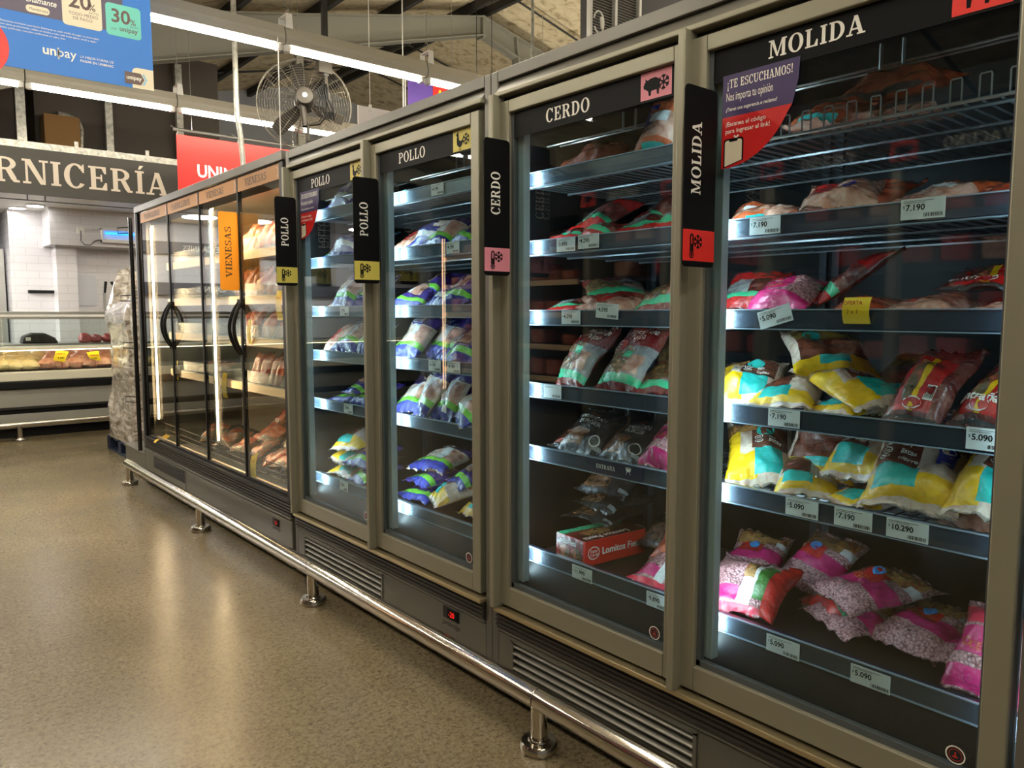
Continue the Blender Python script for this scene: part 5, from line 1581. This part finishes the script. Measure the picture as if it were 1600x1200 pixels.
# fourth
put('teal2', (XS, 1.17, M4), .25, .18, .07, 24, 24, 'brown, teal and yellow bag at the left end of the fourth MOLIDA shelf', group=gM, texts=T2[:5])
put('teal', (XS + .0, 1.06, M4), .24, .17, .06, 14, 16, 'yellow banded clear bag in front of the pile, above the left 7.190 tag', group=gM)
put('teal2', (XS + .02, .80, M4 + .015), .34, .17, .06, 58, 14, 'long yellow and brown bag sloping down across the fourth MOLIDA shelf', group=gM, texts=T2[:5])
put('teal', (XS, .94, M4), .24, .17, .05, -22, 10, 'low yellow bag under the long sloping one, fourth MOLIDA shelf', group=gM)
put('gold', (XS + .16, .98, M4 + .08), .28, .22, .06, 40, 24, 'teal and yellow bag on the top of the pile, fourth MOLIDA shelf', group=gM, texts=TP[:2])
put('gold', (1.98, .88, M4), .26, .20, .06, -10, 36, 'shaded brown and gold bag at the back of the fourth MOLIDA shelf', group=gM)
put('entrana', (XS + .01, .735, M4), .25, .145, .06, -12, 42, 'red pack with a yellow stripe, left of two on the fourth MOLIDA shelf', group=gM, texts=EP[1:])
put('entrana', (XS, .60, M4), .26, .150, .065, -22, 42, 'bright red pack reading Entraña at the right end of the fourth MOLIDA shelf', group=gM, texts=EP)
# fifth
put('teal2', (XS, 1.12, M5), .30, .19, .075, 34, 26, 'teal, brown and yellow bag leaning at the left end of the fifth MOLIDA shelf', group=gM, texts=T2[:5])
put('gold', (XS + .14, 1.02, M5 + .02), .27, .21, .06, 4, 48, 'dark gold bag standing behind, reading Filetes, fifth MOLIDA shelf', group=gM, texts=[('printed_words', sans('Filetes', .028, .01, .3), .70, .80, M_WHITE), ('teal_dot', [disc(0, 0, .02, .012)], .56, .6, 'teal')])
put('teal', (XS, .985, M5), .22, .17, .06, 26, 14, 'yellow and pale teal clear bag above the left 5.090 tag, fifth MOLIDA shelf', group=gM)
put('teal', (XS + .07, .885, M5 + .05), .27, .20, .07, -6, 34, 'brown labelled teal and yellow bag in the middle of the fifth MOLIDA shelf', group=gM, texts=TP)
put('teal', (XS, .885, M5), .22, .15, .055, -20, 8, 'flat clear bag with a teal corner at the front of the fifth MOLIDA shelf', group=gM)
put('teal', (XS - .004, .735, M5 + .012), .30, .225, .085, 6, 36, 'largest teal and yellow chicken bag, its brown label facing out, fifth MOLIDA shelf', group=gM, texts=TP)
put('vacuum', (XS + .01, .60, M5), .22, .14, .05, 0, 8, 'pinkish clear bag low between the largest bag and the right post, fifth MOLIDA shelf', group=gM)
put('gold', (XS + .12, .60, M5 + .03), .26, .22, .06, 10, 52, 'bag with a food picture standing behind the largest one, fifth MOLIDA shelf', group=gM)
put('teal2', (XS - .01, .555, M5 + .03), .28, .18, .085, -4, 34, 'bright teal and yellow bag over the rail at the right end, fifth MOLIDA shelf', group=gM, texts=T2[:5], over=True)
# bottom tray
put('pinkleaf', (XS + .01, 1.18, M6 + .004), .24, .24, .075, 8, 20, 'pink and white mince bag with a leafy edge, front left of the MOLIDA tray', group=gM)
put('magenta', (2.02, 1.30, M6), .24, .18, .07, 12, 26, 'shaded pink mince bag at the back left of the bottom tray', group=gM, texts=KP[:1])
put('magenta', (2.06, 1.14, M6 + .01), .24, .20, .07, -12, 34, 'mince bag with a dark food picture at the back of the bottom tray', group=gM, texts=KP[:1])
put('redgreen', (1.96, 1.04, M6 + .004), .24, .17, .06, -30, 14, 'red bag with a silvery crease on the bottom tray', group=gM)
put('magenta', (1.90, .99, M6), .26, .22, .05, -28, 4, 'lower of two stacked magenta mince bags on the bottom tray', group=gM, texts=KP[3:])
put('magenta', (1.93, .99, M6 + .055), .28, .24, .06, -34, 10, 'upper of two stacked magenta mince bags on the bottom tray', group=gM, texts=KP)
put('magenta', (1.90, .79, M6), .25, .20, .06, -14, 14, 'magenta mince bag right of the stacked pair on the bottom tray', group=gM, texts=KP)
put('magenta', (1.86, .62, M6), .25, .21, .06, -10, 12, 'magenta mince bag next to the right post on the bottom tray', group=gM, texts=KP)
put('magenta2', (XS + .01, .535, M6 + .01), .22, .17, .08, 0, 48, 'pink mince bag standing at the right front corner of the bottom tray', group=gM, texts=KP[1:3])
# --- CERDO door
put('redmeat', (XS + .01, 1.93, M1), .24, .19, .065, 40, 14, 'dark red meat bag at the left end of the top CERDO shelf', group=gC, lumps=.2)
put('redmeat', (XS + .02, 1.74, M1), .24, .20, .085, 22, 20, 'glossy red meat bag in the middle of the top CERDO shelf', group=gC, lumps=.2)
put('redmeat', (XS + .10, 1.62, M1), .25, .18, .07, 8, 22, 'dark meat bag behind the glossy red one, top CERDO shelf', group=gC)
put('redteal', (XS + .01, 1.475, M1), .22, .13, .07, 4, 56, 'orange bag with a blue label standing at the right end of the top CERDO shelf', group=gC, texts=[('blue_label', [_rect(-.02, -.04, .02, .04)], .55, .7, 'blue')])
put('redgreen', (XS, 1.93, M2), .22, .17, .055, 20, 12, 'deep red bag at the left end of the second CERDO shelf', group=gC)
put('redgreen', (XS + .01, 1.76, M2), .22, .17, .055, 0, 14, 'red bag above the right hand paper tag of the second CERDO shelf', group=gC)
put('redgreen', (XS + .11, 1.86, M2 + .04), .24, .20, .06, -8, 26, 'red and clear bag on the top of the pile, second CERDO shelf', group=gC)
put('redgreen', (XS + .04, 1.58, M2), .25, .20, .06, 10, 18, 'clear grey bag with a green edge on the second CERDO shelf', group=gC)
put('redgreen', (XS + .15, 1.66, M2 + .03), .26, .20, .06, -20, 30, 'red bag with a raised corner at the back of the second CERDO shelf', group=gC)
put('redgreen', (XS + .03, 1.46, M2), .24, .16, .06, 0, 16, 'red bag at the right end of the second CERDO shelf', group=gC)
put('redgreen', (XS + .02, 1.98, M3), .22, .17, .05, 20, 8, 'red and mint bag end at the left of the third CERDO shelf', group=gC)
put('vacuum', (XS + .04, 1.80, M3), .26, .20, .05, 0, 8, 'pale meat pack at the left of the third CERDO shelf', group=gC)
put('vacuum', (XS + .03, 1.62, M3), .25, .21, .06, 60, 12, 'pink meat pack in the middle of the third CERDO shelf', group=gC)
put('stirfry', (XS + .12, 1.70, M3 + .05), .26, .22, .05, 50, 14, 'maroon and mint bag lying over the pink meat pack, third CERDO shelf', group=gC)
put('stirfry', (XS, 1.46, M3), .25, .19, .06, 6, 24, 'stir fry bag with a mint stripe at the right end of the third CERDO shelf', group=gC)
put('stirfry', (XS, 1.83, M4), .265, .19, .065, -16, 50, 'maroon stir fry bag standing leftmost on the fourth CERDO shelf', group=gC, texts=SP)
put('stirfry', (XS + .02, 1.615, M4), .265, .19, .065, -4, 52, 'maroon stir fry bag standing in the middle of the fourth CERDO shelf', group=gC, texts=SP)
put('stirfry', (XS + .12, 1.50, M4), .265, .19, .06, 0, 54, 'maroon stir fry bag standing behind at the right of the fourth CERDO shelf', group=gC, texts=SP[:2])
put('stirfry', (XS - .006, 1.475, M4), .24, .18, .06, 8, 20, 'stir fry bag lying flat at the right front of the fourth CERDO shelf', group=gC)
put('blackbag', (XS, 1.78, M5), .24, .20, .065, 4, 32, 'black burger bag on the left of the fifth CERDO shelf', group=gC, texts=BP)
put('blackbag', (XS - .004, 1.61, M5), .24, .20, .06, -6, 28, 'black burger bag on the right of the fifth CERDO shelf', group=gC, texts=BP)
put('blackbag', (XS + .14, 1.70, M5 + .03), .24, .20, .06, 10, 46, 'black bag with a folded top standing behind the two burger bags', group=gC)
put('darkred', (XS + .06, 1.98, M5), .24, .18, .05, 10, 10, 'dim dark red bag at the left end of the fifth CERDO shelf', group=gC)
put('magenta2', (XS, 1.445, M5), .22, .15, .08, -10, 44, 'bright pink mince bag at the right end of the fifth CERDO shelf', group=gC, texts=KP[1:3])
put('blackbag', (XS + .14, 1.88, M6 + .092), .24, .22, .045, 2, 4, 'lowest of the three black bags stacked on the red carton', group=gC)
put('blackbag', (XS + .15, 1.86, M6 + .14), .24, .22, .05, -8, 6, 'middle one of the three black bags stacked on the red carton', group=gC)
put('blackbag', (XS + .18, 1.84, M6 + .19), .24, .22, .055, 6, 24, 'topmost of the three black bags stacked on the red carton', group=gC, texts=BP[:2])
put('blackbag', (XS + .24, 1.64, M6 + .02), .26, .20, .06, -10, 34, 'black bag standing right of the stack behind the red carton', group=gC)
put('pinkleaf', (XS - .004, 1.455, M6), .22, .18, .06, 0, 16, 'pink and white mince bag next to the 9.890 tag', group=gC)
put('redmeat', (XS + .10, 1.46, M6 + .05), .22, .15, .06, 8, 36, 'brown bag above the pink mince bag beside the red carton', group=gC)
# carton of burgers
t = thing('food_carton', (1.912, 1.80, M6 + .006), 'red carton reading Lomitos Fiesta on the bottom CERDO tray', 'carton', rot=(0, 0, math.radians(86)))
def cbox():
    b = MB(); b.box((-.065, -.15, .0), (.085, .13, .085), mat('carton_red', (222, 44, 30), .4, coat=.3))
    ob = b.build('carton_body', t, local=True, bevel=.002)
    b = MB(); b.box((-.064, -.149, .0852), (.084, .129, .0858), F['wine']); b.box((.052, -.149, .0858), (.084, .129, .0862), F['green']); b.box((-.055, .125, .0), (.084, .1305, .084), F['wine'])
    b.flat([disc(0, 0, .075, .030)], (.01, .01, .0866), RIGHT, (1, 0, 0), F['food'])
    b.flat([disc(-.03, .03, .028, .024), disc(.03, .03, .026, .024)], (.01, .1312, 0), (-1, 0, 0), UP, F['veg'])
    b.build('printed_panel', t, local=True)
    b = MB()
    b.flat(sans('Lomitos Fiesta', .023, .02), (-.0656, .055, .032), RIGHT, UP, M_WHITE); b.flat([_ring(0, 0, .026, .022, .023, .019)], (-.0656, .092, .042), RIGHT, UP, M_WHITE)
    b.flat(sans('Super', .010, .01), (-.0656, .108, .044), RIGHT, UP, M_WHITE); b.flat(sans('Cerdo', .010, .01), (-.0656, .108, .031), RIGHT, UP, M_WHITE)
    b.flat(shift(sans('Lomitos Fiesta', .018, .015), 0, 0, .62, 1), (.075, .1312, .058), (-1, 0, 0), UP, M_WHITE)
    b.flat(shift(sans('Lomitos Fiesta', .024, .01), 0, 0, -1, -1), (-.030, -.09, .0867), RIGHT, (1, 0, 0), M_WHITE)
    b.build('lettering', t, local=True)
cbox()
# --- right POLLO door
put('vacuum', (XS + .06, 2.50, P1), .22, .15, .05, 0, 20, 'small pinkish pack at the right end of the top shelf, right POLLO door', group=gP)
put('gold', (XS + .02, 2.90, P1), .20, .14, .05, 10, 12, 'yellow cornered bag at the left end of the top shelf, right POLLO door', group=gP)
put('bluebag', (XS + .03, 2.72, P2), .24, .19, .07, 10, 34, 'blue bag with a raised corner on the second shelf, right POLLO door', group=gP)
put('purple', (XS + .04, 2.50, P2), .24, .19, .06, -8, 24, 'dim purple bag on the right of the second shelf, right POLLO door', group=gP)
put('purple', (XS, 2.83, P3), .24, .19, .065, 12, 22, 'purple and lime bag at the left of the third shelf, right POLLO door', group=gP)
put('purple', (XS + .12, 2.86, P3 + .05), .24, .20, .06, 0, 26, 'purple bag stacked behind at the left of the third shelf, right POLLO door', group=gP)
put('bluebag', (XS + .02, 2.64, P3), .24, .18, .06, -10, 26, 'blue bag in the middle of the third shelf, right POLLO door', group=gP)
put('purple', (XS + .0, 2.46, P3), .24, .18, .07, 8, 36, 'silvery purple bag at the right of the third shelf, right POLLO door', group=gP)
put('poultry', (XS, 2.84, P4), .27, .19, .065, 6, 42, 'white and purple chicken bag at the left of the fourth shelf, right POLLO door', group=gP, texts=PP[:4])
put('poultry', (XS + .05, 2.62, P4), .27, .20, .065, -16, 30, 'chicken bag in the middle of the fourth shelf, right POLLO door', group=gP, texts=PP[:2])
put('purple', (XS + .02, 2.47, P4), .25, .18, .065, 10, 34, 'purple bag at the right of the fourth shelf, right POLLO door', group=gP)
put('poultry', (XS + .02, 2.86, P5), .26, .17, .06, 14, 34, 'chicken bag at the left end of the fifth shelf, right POLLO door', group=gP)
put('poultry', (XS - .002, 2.725, P5), .29, .18, .07, -14, 52, 'chicken bag with a blue oval badge, second from the left on the fifth shelf', group=gP, texts=PP)
put('poultry', (XS + .03, 2.58, P5), .28, .17, .065, -6, 54, 'chicken bag standing third from the left on the fifth shelf, right POLLO door', group=gP, texts=PP[4:])
put('poultry', (XS - .006, 2.415, P5), .26, .17, .07, -24, 44, 'blue ended chicken bag leaning over the rail at the right of the fifth shelf', group=gP, over=True)
put('purple', (XS + .04, 2.86, P6), .28, .24, .055, 4, 4, 'lowest purple and lime bag of the pile on the bottom tray, right POLLO door', group=gP)
put('purple', (XS + .06, 2.86, P6 + .06), .28, .24, .06, -8, 8, 'middle purple bag of the pile on the bottom tray, right POLLO door', group=gP, texts=PP[:3])
put('poultry', (XS + .10, 2.83, P6 + .125), .28, .24, .06, 8, 14, 'topmost chicken bag of the pile on the bottom tray, right POLLO door', group=gP, texts=PP[:4])
put('purple', (XS + .12, 2.64, P6 + .09), .26, .19, .06, -18, 18, 'purple bag with white printing right of the pile, bottom tray, right POLLO door', group=gP)
put('teal', (XS + .01, 2.69, P6 + .01), .28, .24, .08, -26, 18, 'yellow, teal and white bag lying in front on the bottom tray, right POLLO door', group=gP, texts=TP[:2])
put('gold', (XS + .06, 2.47, P6), .24, .17, .06, -10, 14, 'yellow bag with a white label at the right of the bottom tray, right POLLO door', group=gP)
put('gold', (XS + .16, 2.54, P6 + .07), .24, .18, .06, 12, 24, 'yellow and brown bag on top at the right of the bottom tray, right POLLO door', group=gP)
put('poultry', (XS + .01, 2.63, P2), .25, .18, .065, 4, 30, 'white and blue chicken bag in the middle of the second shelf, right POLLO door', group=gP, texts=PP[:4])
put('vacuum', (XS + .02, 2.86, P2), .22, .17, .055, 10, 26, 'pale chicken pack at the left of the second shelf, right POLLO door', group=gP)
put('poultry', (XS + .10, 2.73, P4), .26, .18, .065, -4, 46, 'chicken bag behind the gap on the fourth shelf, right POLLO door', group=gP, texts=PP[:4])
put('poultry', (XS + .10, 2.52, P3), .25, .19, .065, 6, 44, 'chicken bag standing behind on the third shelf, right POLLO door', group=gP)
put('vacuum', (XS + .05, 2.70, P1), .24, .18, .05, -6, 14, 'pale flat pack in the middle of the top shelf, right POLLO door', group=gP)
put('purple', (XS + .14, 2.66, P5), .26, .18, .065, 0, 50, 'purple topped bag behind the front row on the fifth shelf, right POLLO door', group=gP)
# --- left POLLO door
put('bluebag', (XS + .03, 3.46, P1 + .0), .25, .20, .08, 4, 44, 'big blue bag standing on the top shelf, left POLLO door', group=gP)
put('bluebag', (XS, 3.64, P1), .20, .12, .05, 20, 16, 'small light blue bag at the left end of the top shelf, left POLLO door', group=gP)
put('bluebag', (XS + .02, 3.42, P2), .24, .18, .07, 14, 40, 'blue and clear bag on the second shelf, left POLLO door', group=gP)
put('poultry', (XS, 3.60, P2), .20, .14, .05, 10, 20, 'lime and blue bag at the left of the second shelf, left POLLO door', group=gP)
put('poultry', (XS + .02, 3.42, P3), .25, .18, .07, 8, 46, 'clear crumpled chicken bag standing on the third shelf, left POLLO door', group=gP)
put('vacuum', (XS + .04, 3.58, P3), .22, .17, .05, 0, 16, 'pale pack at the left of the third shelf, left POLLO door', group=gP)
put('poultry', (XS + .02, 3.40, P4), .26, .21, .075, 6, 40, 'clear chicken bag on the fourth shelf, left POLLO door', group=gP, texts=PP[:4])
put('vacuum', (XS + .03, 3.60, P4), .22, .16, .06, 12, 40, 'white topped pack at the left of the fourth shelf, left POLLO door', group=gP)
put('purple', (XS, 3.50, P5), .26, .22, .05, 24, 6, 'dark blue bag lying flat on the fifth shelf, left POLLO door', group=gP)
put('purple', (XS + .03, 3.38, P5 + .05), .24, .19, .05, -6, 18, 'dark blue and lime bag stacked on the flat one, fifth shelf, left POLLO door', group=gP)
put('teal2', (XS, 3.55, P6), .26, .22, .06, 12, 8, 'lower yellow and teal bag on the bottom tray, left POLLO door', group=gP)
put('teal2', (XS + .03, 3.54, P6 + .065), .26, .22, .06, -8, 12, 'middle yellow and teal bag on the bottom tray, left POLLO door', group=gP)
put('teal', (XS + .05, 3.52, P6 + .13), .28, .24, .07, 10, 18, 'topmost yellow and teal bag on the bottom tray, left POLLO door', group=gP)
put('poultry', (XS + .03, 3.28, P4), .25, .17, .065, -4, 36, 'white and purple chicken bag at the right of the fourth shelf, left POLLO door', group=gP)
put('poultry', (XS + .06, 3.30, P3), .25, .18, .065, 6, 40, 'chicken bag at the right of the third shelf, left POLLO door', group=gP)
put('purple', (XS + .02, 3.27, P5), .25, .18, .06, 4, 24, 'purple bag at the right of the fifth shelf, left POLLO door', group=gP)
put('bluebag', (XS + .04, 3.28, P2), .24, .17, .06, 4, 34, 'blue bag at the right of the second shelf, left POLLO door', group=gP)
put('purple', (XS, 3.32, P6), .25, .19, .065, -10, 16, 'lower blue bag at the right of the bottom tray, left POLLO door', group=gP)
put('purple', (XS + .03, 3.33, P6 + .07), .25, .20, .065, 8, 20, 'upper blue bag at the right of the bottom tray, left POLLO door', group=gP)

# ---------------------------------------------------------------- sausage packs in the chiller
ORD = ['nearest', 'second', 'third', 'fourth', 'fifth', 'sixth', 'seventh', 'eighth', 'ninth', 'tenth', 'eleventh', 'twelfth', 'thirteenth', 'fourteenth']
SN = ['top', 'second', 'third', 'fourth']
rng = random.Random(11)
for s, z in enumerate(CLV):
    for i in range(11 if s < 3 else 9):
        y = 3.86 + .118 * i
        kind = ('packet', 'redpack', 'packet', 'redpack')[s] if i % 3 else 'packet'
        label = 'pink sausage pack standing %s from the grey post, %s chiller shelf' % (ORD[i], SN[s])
        put(kind, (1.885 + rng.uniform(0, .02), y, z - .022), .215 + rng.uniform(-.015, .02), .122, .05, rng.uniform(-10, 10), 62 + rng.uniform(-8, 8), label, cat='sausage pack', name='sausage_pack',
            group='sausage packs on the chiller shelves', res=(12, 8), lumps=.5)
for i in range(3):
    put('packet', (1.885, 5.60 + .14 * i, CLV[3] - .022), .20, .13, .04, 6 * i, 30, 'pink sausage pack lying %s in the far bay of the fourth chiller shelf' % ('nearest', 'in the middle', 'farthest')[i], cat='sausage pack', name='sausage_pack', group='sausage packs in the far bay', res=(12, 8))
k = 0
for i in range(6):
    for j in range(4):
        y = 3.88 + .21 * i + rng.uniform(-.02, .02)
        put('grillpack' if (i + j) % 3 else 'redpack', (1.80 + .125 * j, y, zb + .012 + .085 * j), .23, .20, .05, rng.uniform(-25, 25), 26 + rng.uniform(-6, 14),
            'glossy grill pack heaped in the chiller base, %s from the grey post, row %s back' % (ORD[i], ('one', 'two', 'three', 'four')[j]), cat='grill pack', name='grill_pack', group='grill packs heaped in the chiller base', res=(14, 12), lumps=.6)
for i in range(4):
    put('redpack' if i % 2 else 'grillpack', (1.80 + .09 * (i % 2), 5.28 + .2 * i, zb + .012), .22, .19, .06, rng.uniform(-20, 20), 16, 'grill pack past the middle glowing tube, %s along the chiller base' % ORD[i], cat='grill pack', name='grill_pack', group='grill packs in the far bay of the chiller', res=(14, 12), lumps=.6)
# ---------------------------------------------------------------- price tags
M_TAG = mat('tag_paper', (226, 232, 230), .5)
def price_tag(y, z, figure, label, w=.086, h=.044, tilt=0, x=1.7335):
    t = thing('price_tag', (x, y, z), label, 'price tag', 'paper price tags on the shelf rails', rot=(math.radians(tilt), 0, 0))
    b = MB(); b.box((0, -w / 2, -h / 2), (.001, w / 2, h / 2), M_TAG); b.build('card', t, local=True)
    b = MB()
    if figure:
        b.flat(sans('$', .006, .0), (-.0004, w / 2 - .004, .002), RIGHT, UP, M_BLACK)
        b.flat(sans(figure, .0125, .022), (-.0004, w / 2 - .010, -.003), RIGHT, UP, M_BLACK)
    for k in range(2):
        b.flat([_rect(0, 0, w * (.7, .5)[k], .0012)], (-.0004, w / 2 - .005, h / 2 - .006 - .0035 * k), RIGHT, UP, M_KICK)
    b.build('figures', t, local=True)
    b = MB()
    r = random.Random(int(y * 1000))
    xx = 0
    while xx < w * .42:
        ww = r.choice((.0008, .0012, .002)); b.flat([_rect(xx, 0, xx + ww, .008)], (-.0004, -w / 2 + .005 + w * .42, -h / 2 + .004), RIGHT, UP, M_BLACK); xx += ww + r.choice((.0008, .0014))
    b.build('barcode', t, local=True)
def rail_z(i, bay='A'): return LV[bay][i] - .024
price_tag(1.087, rail_z(1), '7.190', 'white 7.190 price tag at the left of the second MOLIDA shelf rail')
price_tag(.712, rail_z(1) + .004, '7.190', 'white 7.190 price tag at the right of the second MOLIDA shelf rail', w=.09)
price_tag(1.050, rail_z(2) + .006, '5.090', 'tilted 5.090 price tag under the pink mince bag, third MOLIDA rail', w=.092, tilt=-16, x=1.7315)
price_tag(1.018, rail_z(3), '7.190', 'white 7.190 price tag at the left of the fourth MOLIDA shelf rail')
price_tag(.564, rail_z(3) + .004, '5.090', 'white 5.090 price tag at the right end of the fourth MOLIDA shelf rail', w=.08, h=.046)
price_tag(.962, rail_z(4), '5.090', 'white 5.090 price tag, leftmost of three on the fifth MOLIDA rail')
price_tag(.834, rail_z(4), '7.190', 'white 7.190 price tag, middle of three on the fifth MOLIDA rail', w=.09)
price_tag(.712, rail_z(4), '10.290', 'white 10.290 price tag, rightmost of three on the fifth MOLIDA rail', w=.09)
price_tag(1.000, rail_z(5) - .006, '5.090', 'white 5.090 price tag at the left of the bottom MOLIDA tray rail', w=.092)
price_tag(.778, rail_z(5) - .006, '5.090', 'white 5.090 price tag at the right of the bottom MOLIDA tray rail', w=.092)
price_tag(1.616, rail_z(2) + .020, '4.590', 'crooked 4.590 price tag on the third CERDO shelf rail', w=.092, h=.046, tilt=4, x=1.7315)
price_tag(1.775, rail_z(2), '4.590', 'pale paper tag left of the crooked one on the third CERDO rail', w=.085)
price_tag(1.80, rail_z(1), '3.490', 'pale paper tag at the left of the second CERDO shelf rail', w=.085)
price_tag(1.70, rail_z(1) + .004, '4.290', 'pale paper tag at the middle of the second CERDO shelf rail', w=.09)
price_tag(1.86, rail_z(3), '', 'blank pale tag on the fourth CERDO shelf rail', w=.085)
price_tag(1.405, rail_z(5) - .006, '9.890', 'white 9.890 price tag at the right of the bottom CERDO tray rail', w=.08)
price_tag(1.715, rail_z(5) - .006, '11.990', 'grey paper tag under the red carton corner, bottom CERDO rail', w=.09)
for (y, i, s) in ((2.52, 0, 'top'), (2.42, 1, 'second'), (2.55, 3, 'fourth'), (2.42, 3, 'fourth')):
    price_tag(y, rail_z(i, 'B'), '4.190', 'pale paper tag on the %s rail of the right POLLO door, %s' % (s, 'toward the right' if y < 2.45 else 'near the middle'), w=.085)
for (y, i, s) in ((3.28, 4, 'fifth'), (3.34, 5, 'bottom'), (3.30, 2, 'third')):
    price_tag(y, rail_z(i, 'B'), '3.990', 'pale paper tag on the %s rail of the left POLLO door' % s, w=.085)
# ENTRAÑA strip on the fifth CERDO rail
b = MB(); b.box((1.7335, 1.470, LV['A'][4] - .046), (1.7345, 1.70, LV['A'][4] - .004), mat('strip_navy', (30, 36, 58), .4))
st = own(b.build('rail_label_strip'), (1.734, 1.585, LV['A'][4] - .03)); tag(st, 'dark rail strip reading ENTRAÑA under the black burger bags', 'rail label')
b = MB(); g, w = slab('ENTRAÑA', .0125, .080); printing(b, g, 1.7330, 1.656, LV['A'][4] - .030, M_WHITE)
printing(b, [_poly((0, .010), (.022, .010), (.018, 0), (.004, 0)), stroke(.006, 0, .002, -.009, .0015), stroke(.016, 0, .020, -.009, .0015), _rect(0, .012, .022, .0135)], 1.7330, 1.534, LV['A'][4] - .024, M_WHITE); b.build('lettering', st)
# yellow shelf cards
def yellow_card(y, z, w, h, label, x=1.732, tilt=0, lean=0):
    t = thing('yellow_card', (x, y, z), label, 'price card', 'yellow price cards', rot=(math.radians(tilt), math.radians(lean), 0))
    n = 6
    b = MB()
    vs_ = []
    for i in range(n + 1):
        q = i / n
        for s in (-1, 1):
            for o in (0, .001):
                vs_.append((-.012 * math.sin(q * 3.0) + o, s * w / 2, h / 2 - h * q))
    fs = []
    for i in range(n):
        a, c = i * 4, i * 4 + 4
        fs += [(a, c, c + 2, a + 2), (a + 1, a + 3, c + 3, c + 1), (a, a + 1, c + 1, c), (a + 2, c + 2, c + 3, a + 3)]
    fs += [(0, 2, 3, 1), (n * 4, n * 4 + 1, n * 4 + 3, n * 4 + 2)]
    b.add(vs_, fs, M_YELLOWTAG); b.build('card', t, local=True)
    b = MB(); b.flat(shift(sans('OFERTA', .009, .01), -.028, 0, w / .065, 1), (-.0135, 0, h * .22), RIGHT, UP, M_STRED); b.flat(shift(sans('2 x 1', .010, .01), -.020, 0, w / .065, 1), (-.0145, 0, -h * .12), RIGHT, UP, MATS['gold_ink'] if 'gold_ink' in MATS else mat('gold_ink', (150, 104, 10), .5)); b.build('figures', t, local=True)
    return t
yellow_card(.842, LV['A'][2] - .004, .062, .060, 'yellow card on the third MOLIDA shelf rail')
yellow_card(4.27, 1.39, .075, .17, 'yellow card hanging under the second chiller shelf near the grey post', x=1.838)
yellow_card(4.73, 1.23, .06, .15, 'yellow card seen between the nearer pair of chiller handles', x=1.838)
yellow_card(4.02, 1.16, .06, .14, 'yellow card at the edge of the chiller by the grey post, third shelf', x=1.838)
yellow_card(5.20, .86, .085, .17, 'yellow card hanging under the fourth chiller shelf beside the glowing tube', x=1.838)
yellow_card(6.26, .90, .09, .15, 'yellow card behind the farther chiller handles', x=1.838)
yellow_card(4.42, .43, .09, .17, 'large curled yellow card leaning on the chiller base rail', x=1.715, tilt=-22, lean=12)
yellow_card(6.30, .365, .12, .07, 'dull yellow card lying in the far end of the chiller base', x=1.745, lean=40)
yellow_card(6.10, .384, .05, .05, 'small yellow card on the bumper strip at the far end of the chiller', x=1.635, lean=70)

# ---------------------------------------------------------------- the other side of the aisle (seen mirrored in the door glass)
XO = -1.5
def opposite(y0, y1, label, warm=False):
    ym = (y0 + y1) / 2
    t = thing('aisle_freezer', (XO - .4, ym, 0), label, 'freezer', 'cabinets on the other side of the aisle')
    b = MB()
    liner = M_CIN if warm else M_LINER
    b.box((XO - .85, y0, 0), (XO - .78, y1, 2.5), liner); b.box((XO - .78, y0, 2.2), (XO, y1, 2.5), M_MATBLACK); b.box((XO - .78, y0, 0), (XO, y1, .40), M_GREY)
    b.build('cabinet', t)
    for y in (y0 + .031, y1 - .031, ym):
        b = MB(); b.box((XO - .06 if y == ym else XO - .80, y - .03, .40), (XO + .01, y + .03, 2.2), M_ALU if not warm else M_MATBLACK); b.build('post', t)
    for z in (.75, 1.05, 1.35, 1.65, 1.95):
        b = MB(); b.box((XO - .76, y0 + .03, z - .03), (XO - .12, y1 - .03, z - .02), M_LINER); b.box((XO - .12, y0 + .03, z - .05), (XO - .11, y1 - .03, z), M_CRAIL if warm else M_NAVY); b.build('shelf', t)
        r = random.Random(int(z * 100 + y0 * 10))
        y = y0 + .15
        while y < y1 - .15:
            if r.random() < .8:
                b = MB(); b.box((XO - .45, y - .09, z), (XO - .16, y + .08, z + r.uniform(.08, .18)), F['sausage'] if warm else r.choice((F['meat'], F['darkmeat'], F['red'], F['palemeat'])))
                o = own(b.build('meat_pack', bevel=.02), (XO - .3, y, z)); tag(o, 'meat pack on a shelf across the aisle, behind the camera', 'meat pack', 'packs across the aisle')
            y += .22
    b = MB()
    if warm:
        b.box((XO - .10, y1 - .08, .5), (XO - .09, y1 - .068, 2.15), glow('warm_led_dim', (255, 206, 160), 7.0))
        b.build('light_strip', t)
    if not warm:
        for yc in ((y0 + ym) / 2, (ym + y1) / 2):
            b = MB(); g, w = slab('VACUNO', .06, .36); b.flat(g, (XO + .002, yc - w / 2, 2.29), (0, 1, 0), UP, M_WHITE); b.build('lettering', t)
            b = MB(); b.flat([_rect(-.08, -.06, .08, .06)], (XO + .002, yc + .40, 2.31), (0, 1, 0), UP, RED); b.flat(shift(COW, 0, 0, .11, .11), (XO + .003, yc + .40, 2.31), (0, 1, 0), UP, M_BLACK); b.build('animal_pictogram', t)
opposite(-.49, 1.26, 'freezer across the aisle behind the camera, black VACUNO header')
opposite(1.262, 3.01, 'second freezer across the aisle, black VACUNO header')
opposite(3.012, 4.76, 'third freezer across the aisle, black VACUNO header')
opposite(4.762, 7.10, 'warm lit chiller across the aisle', warm=True)
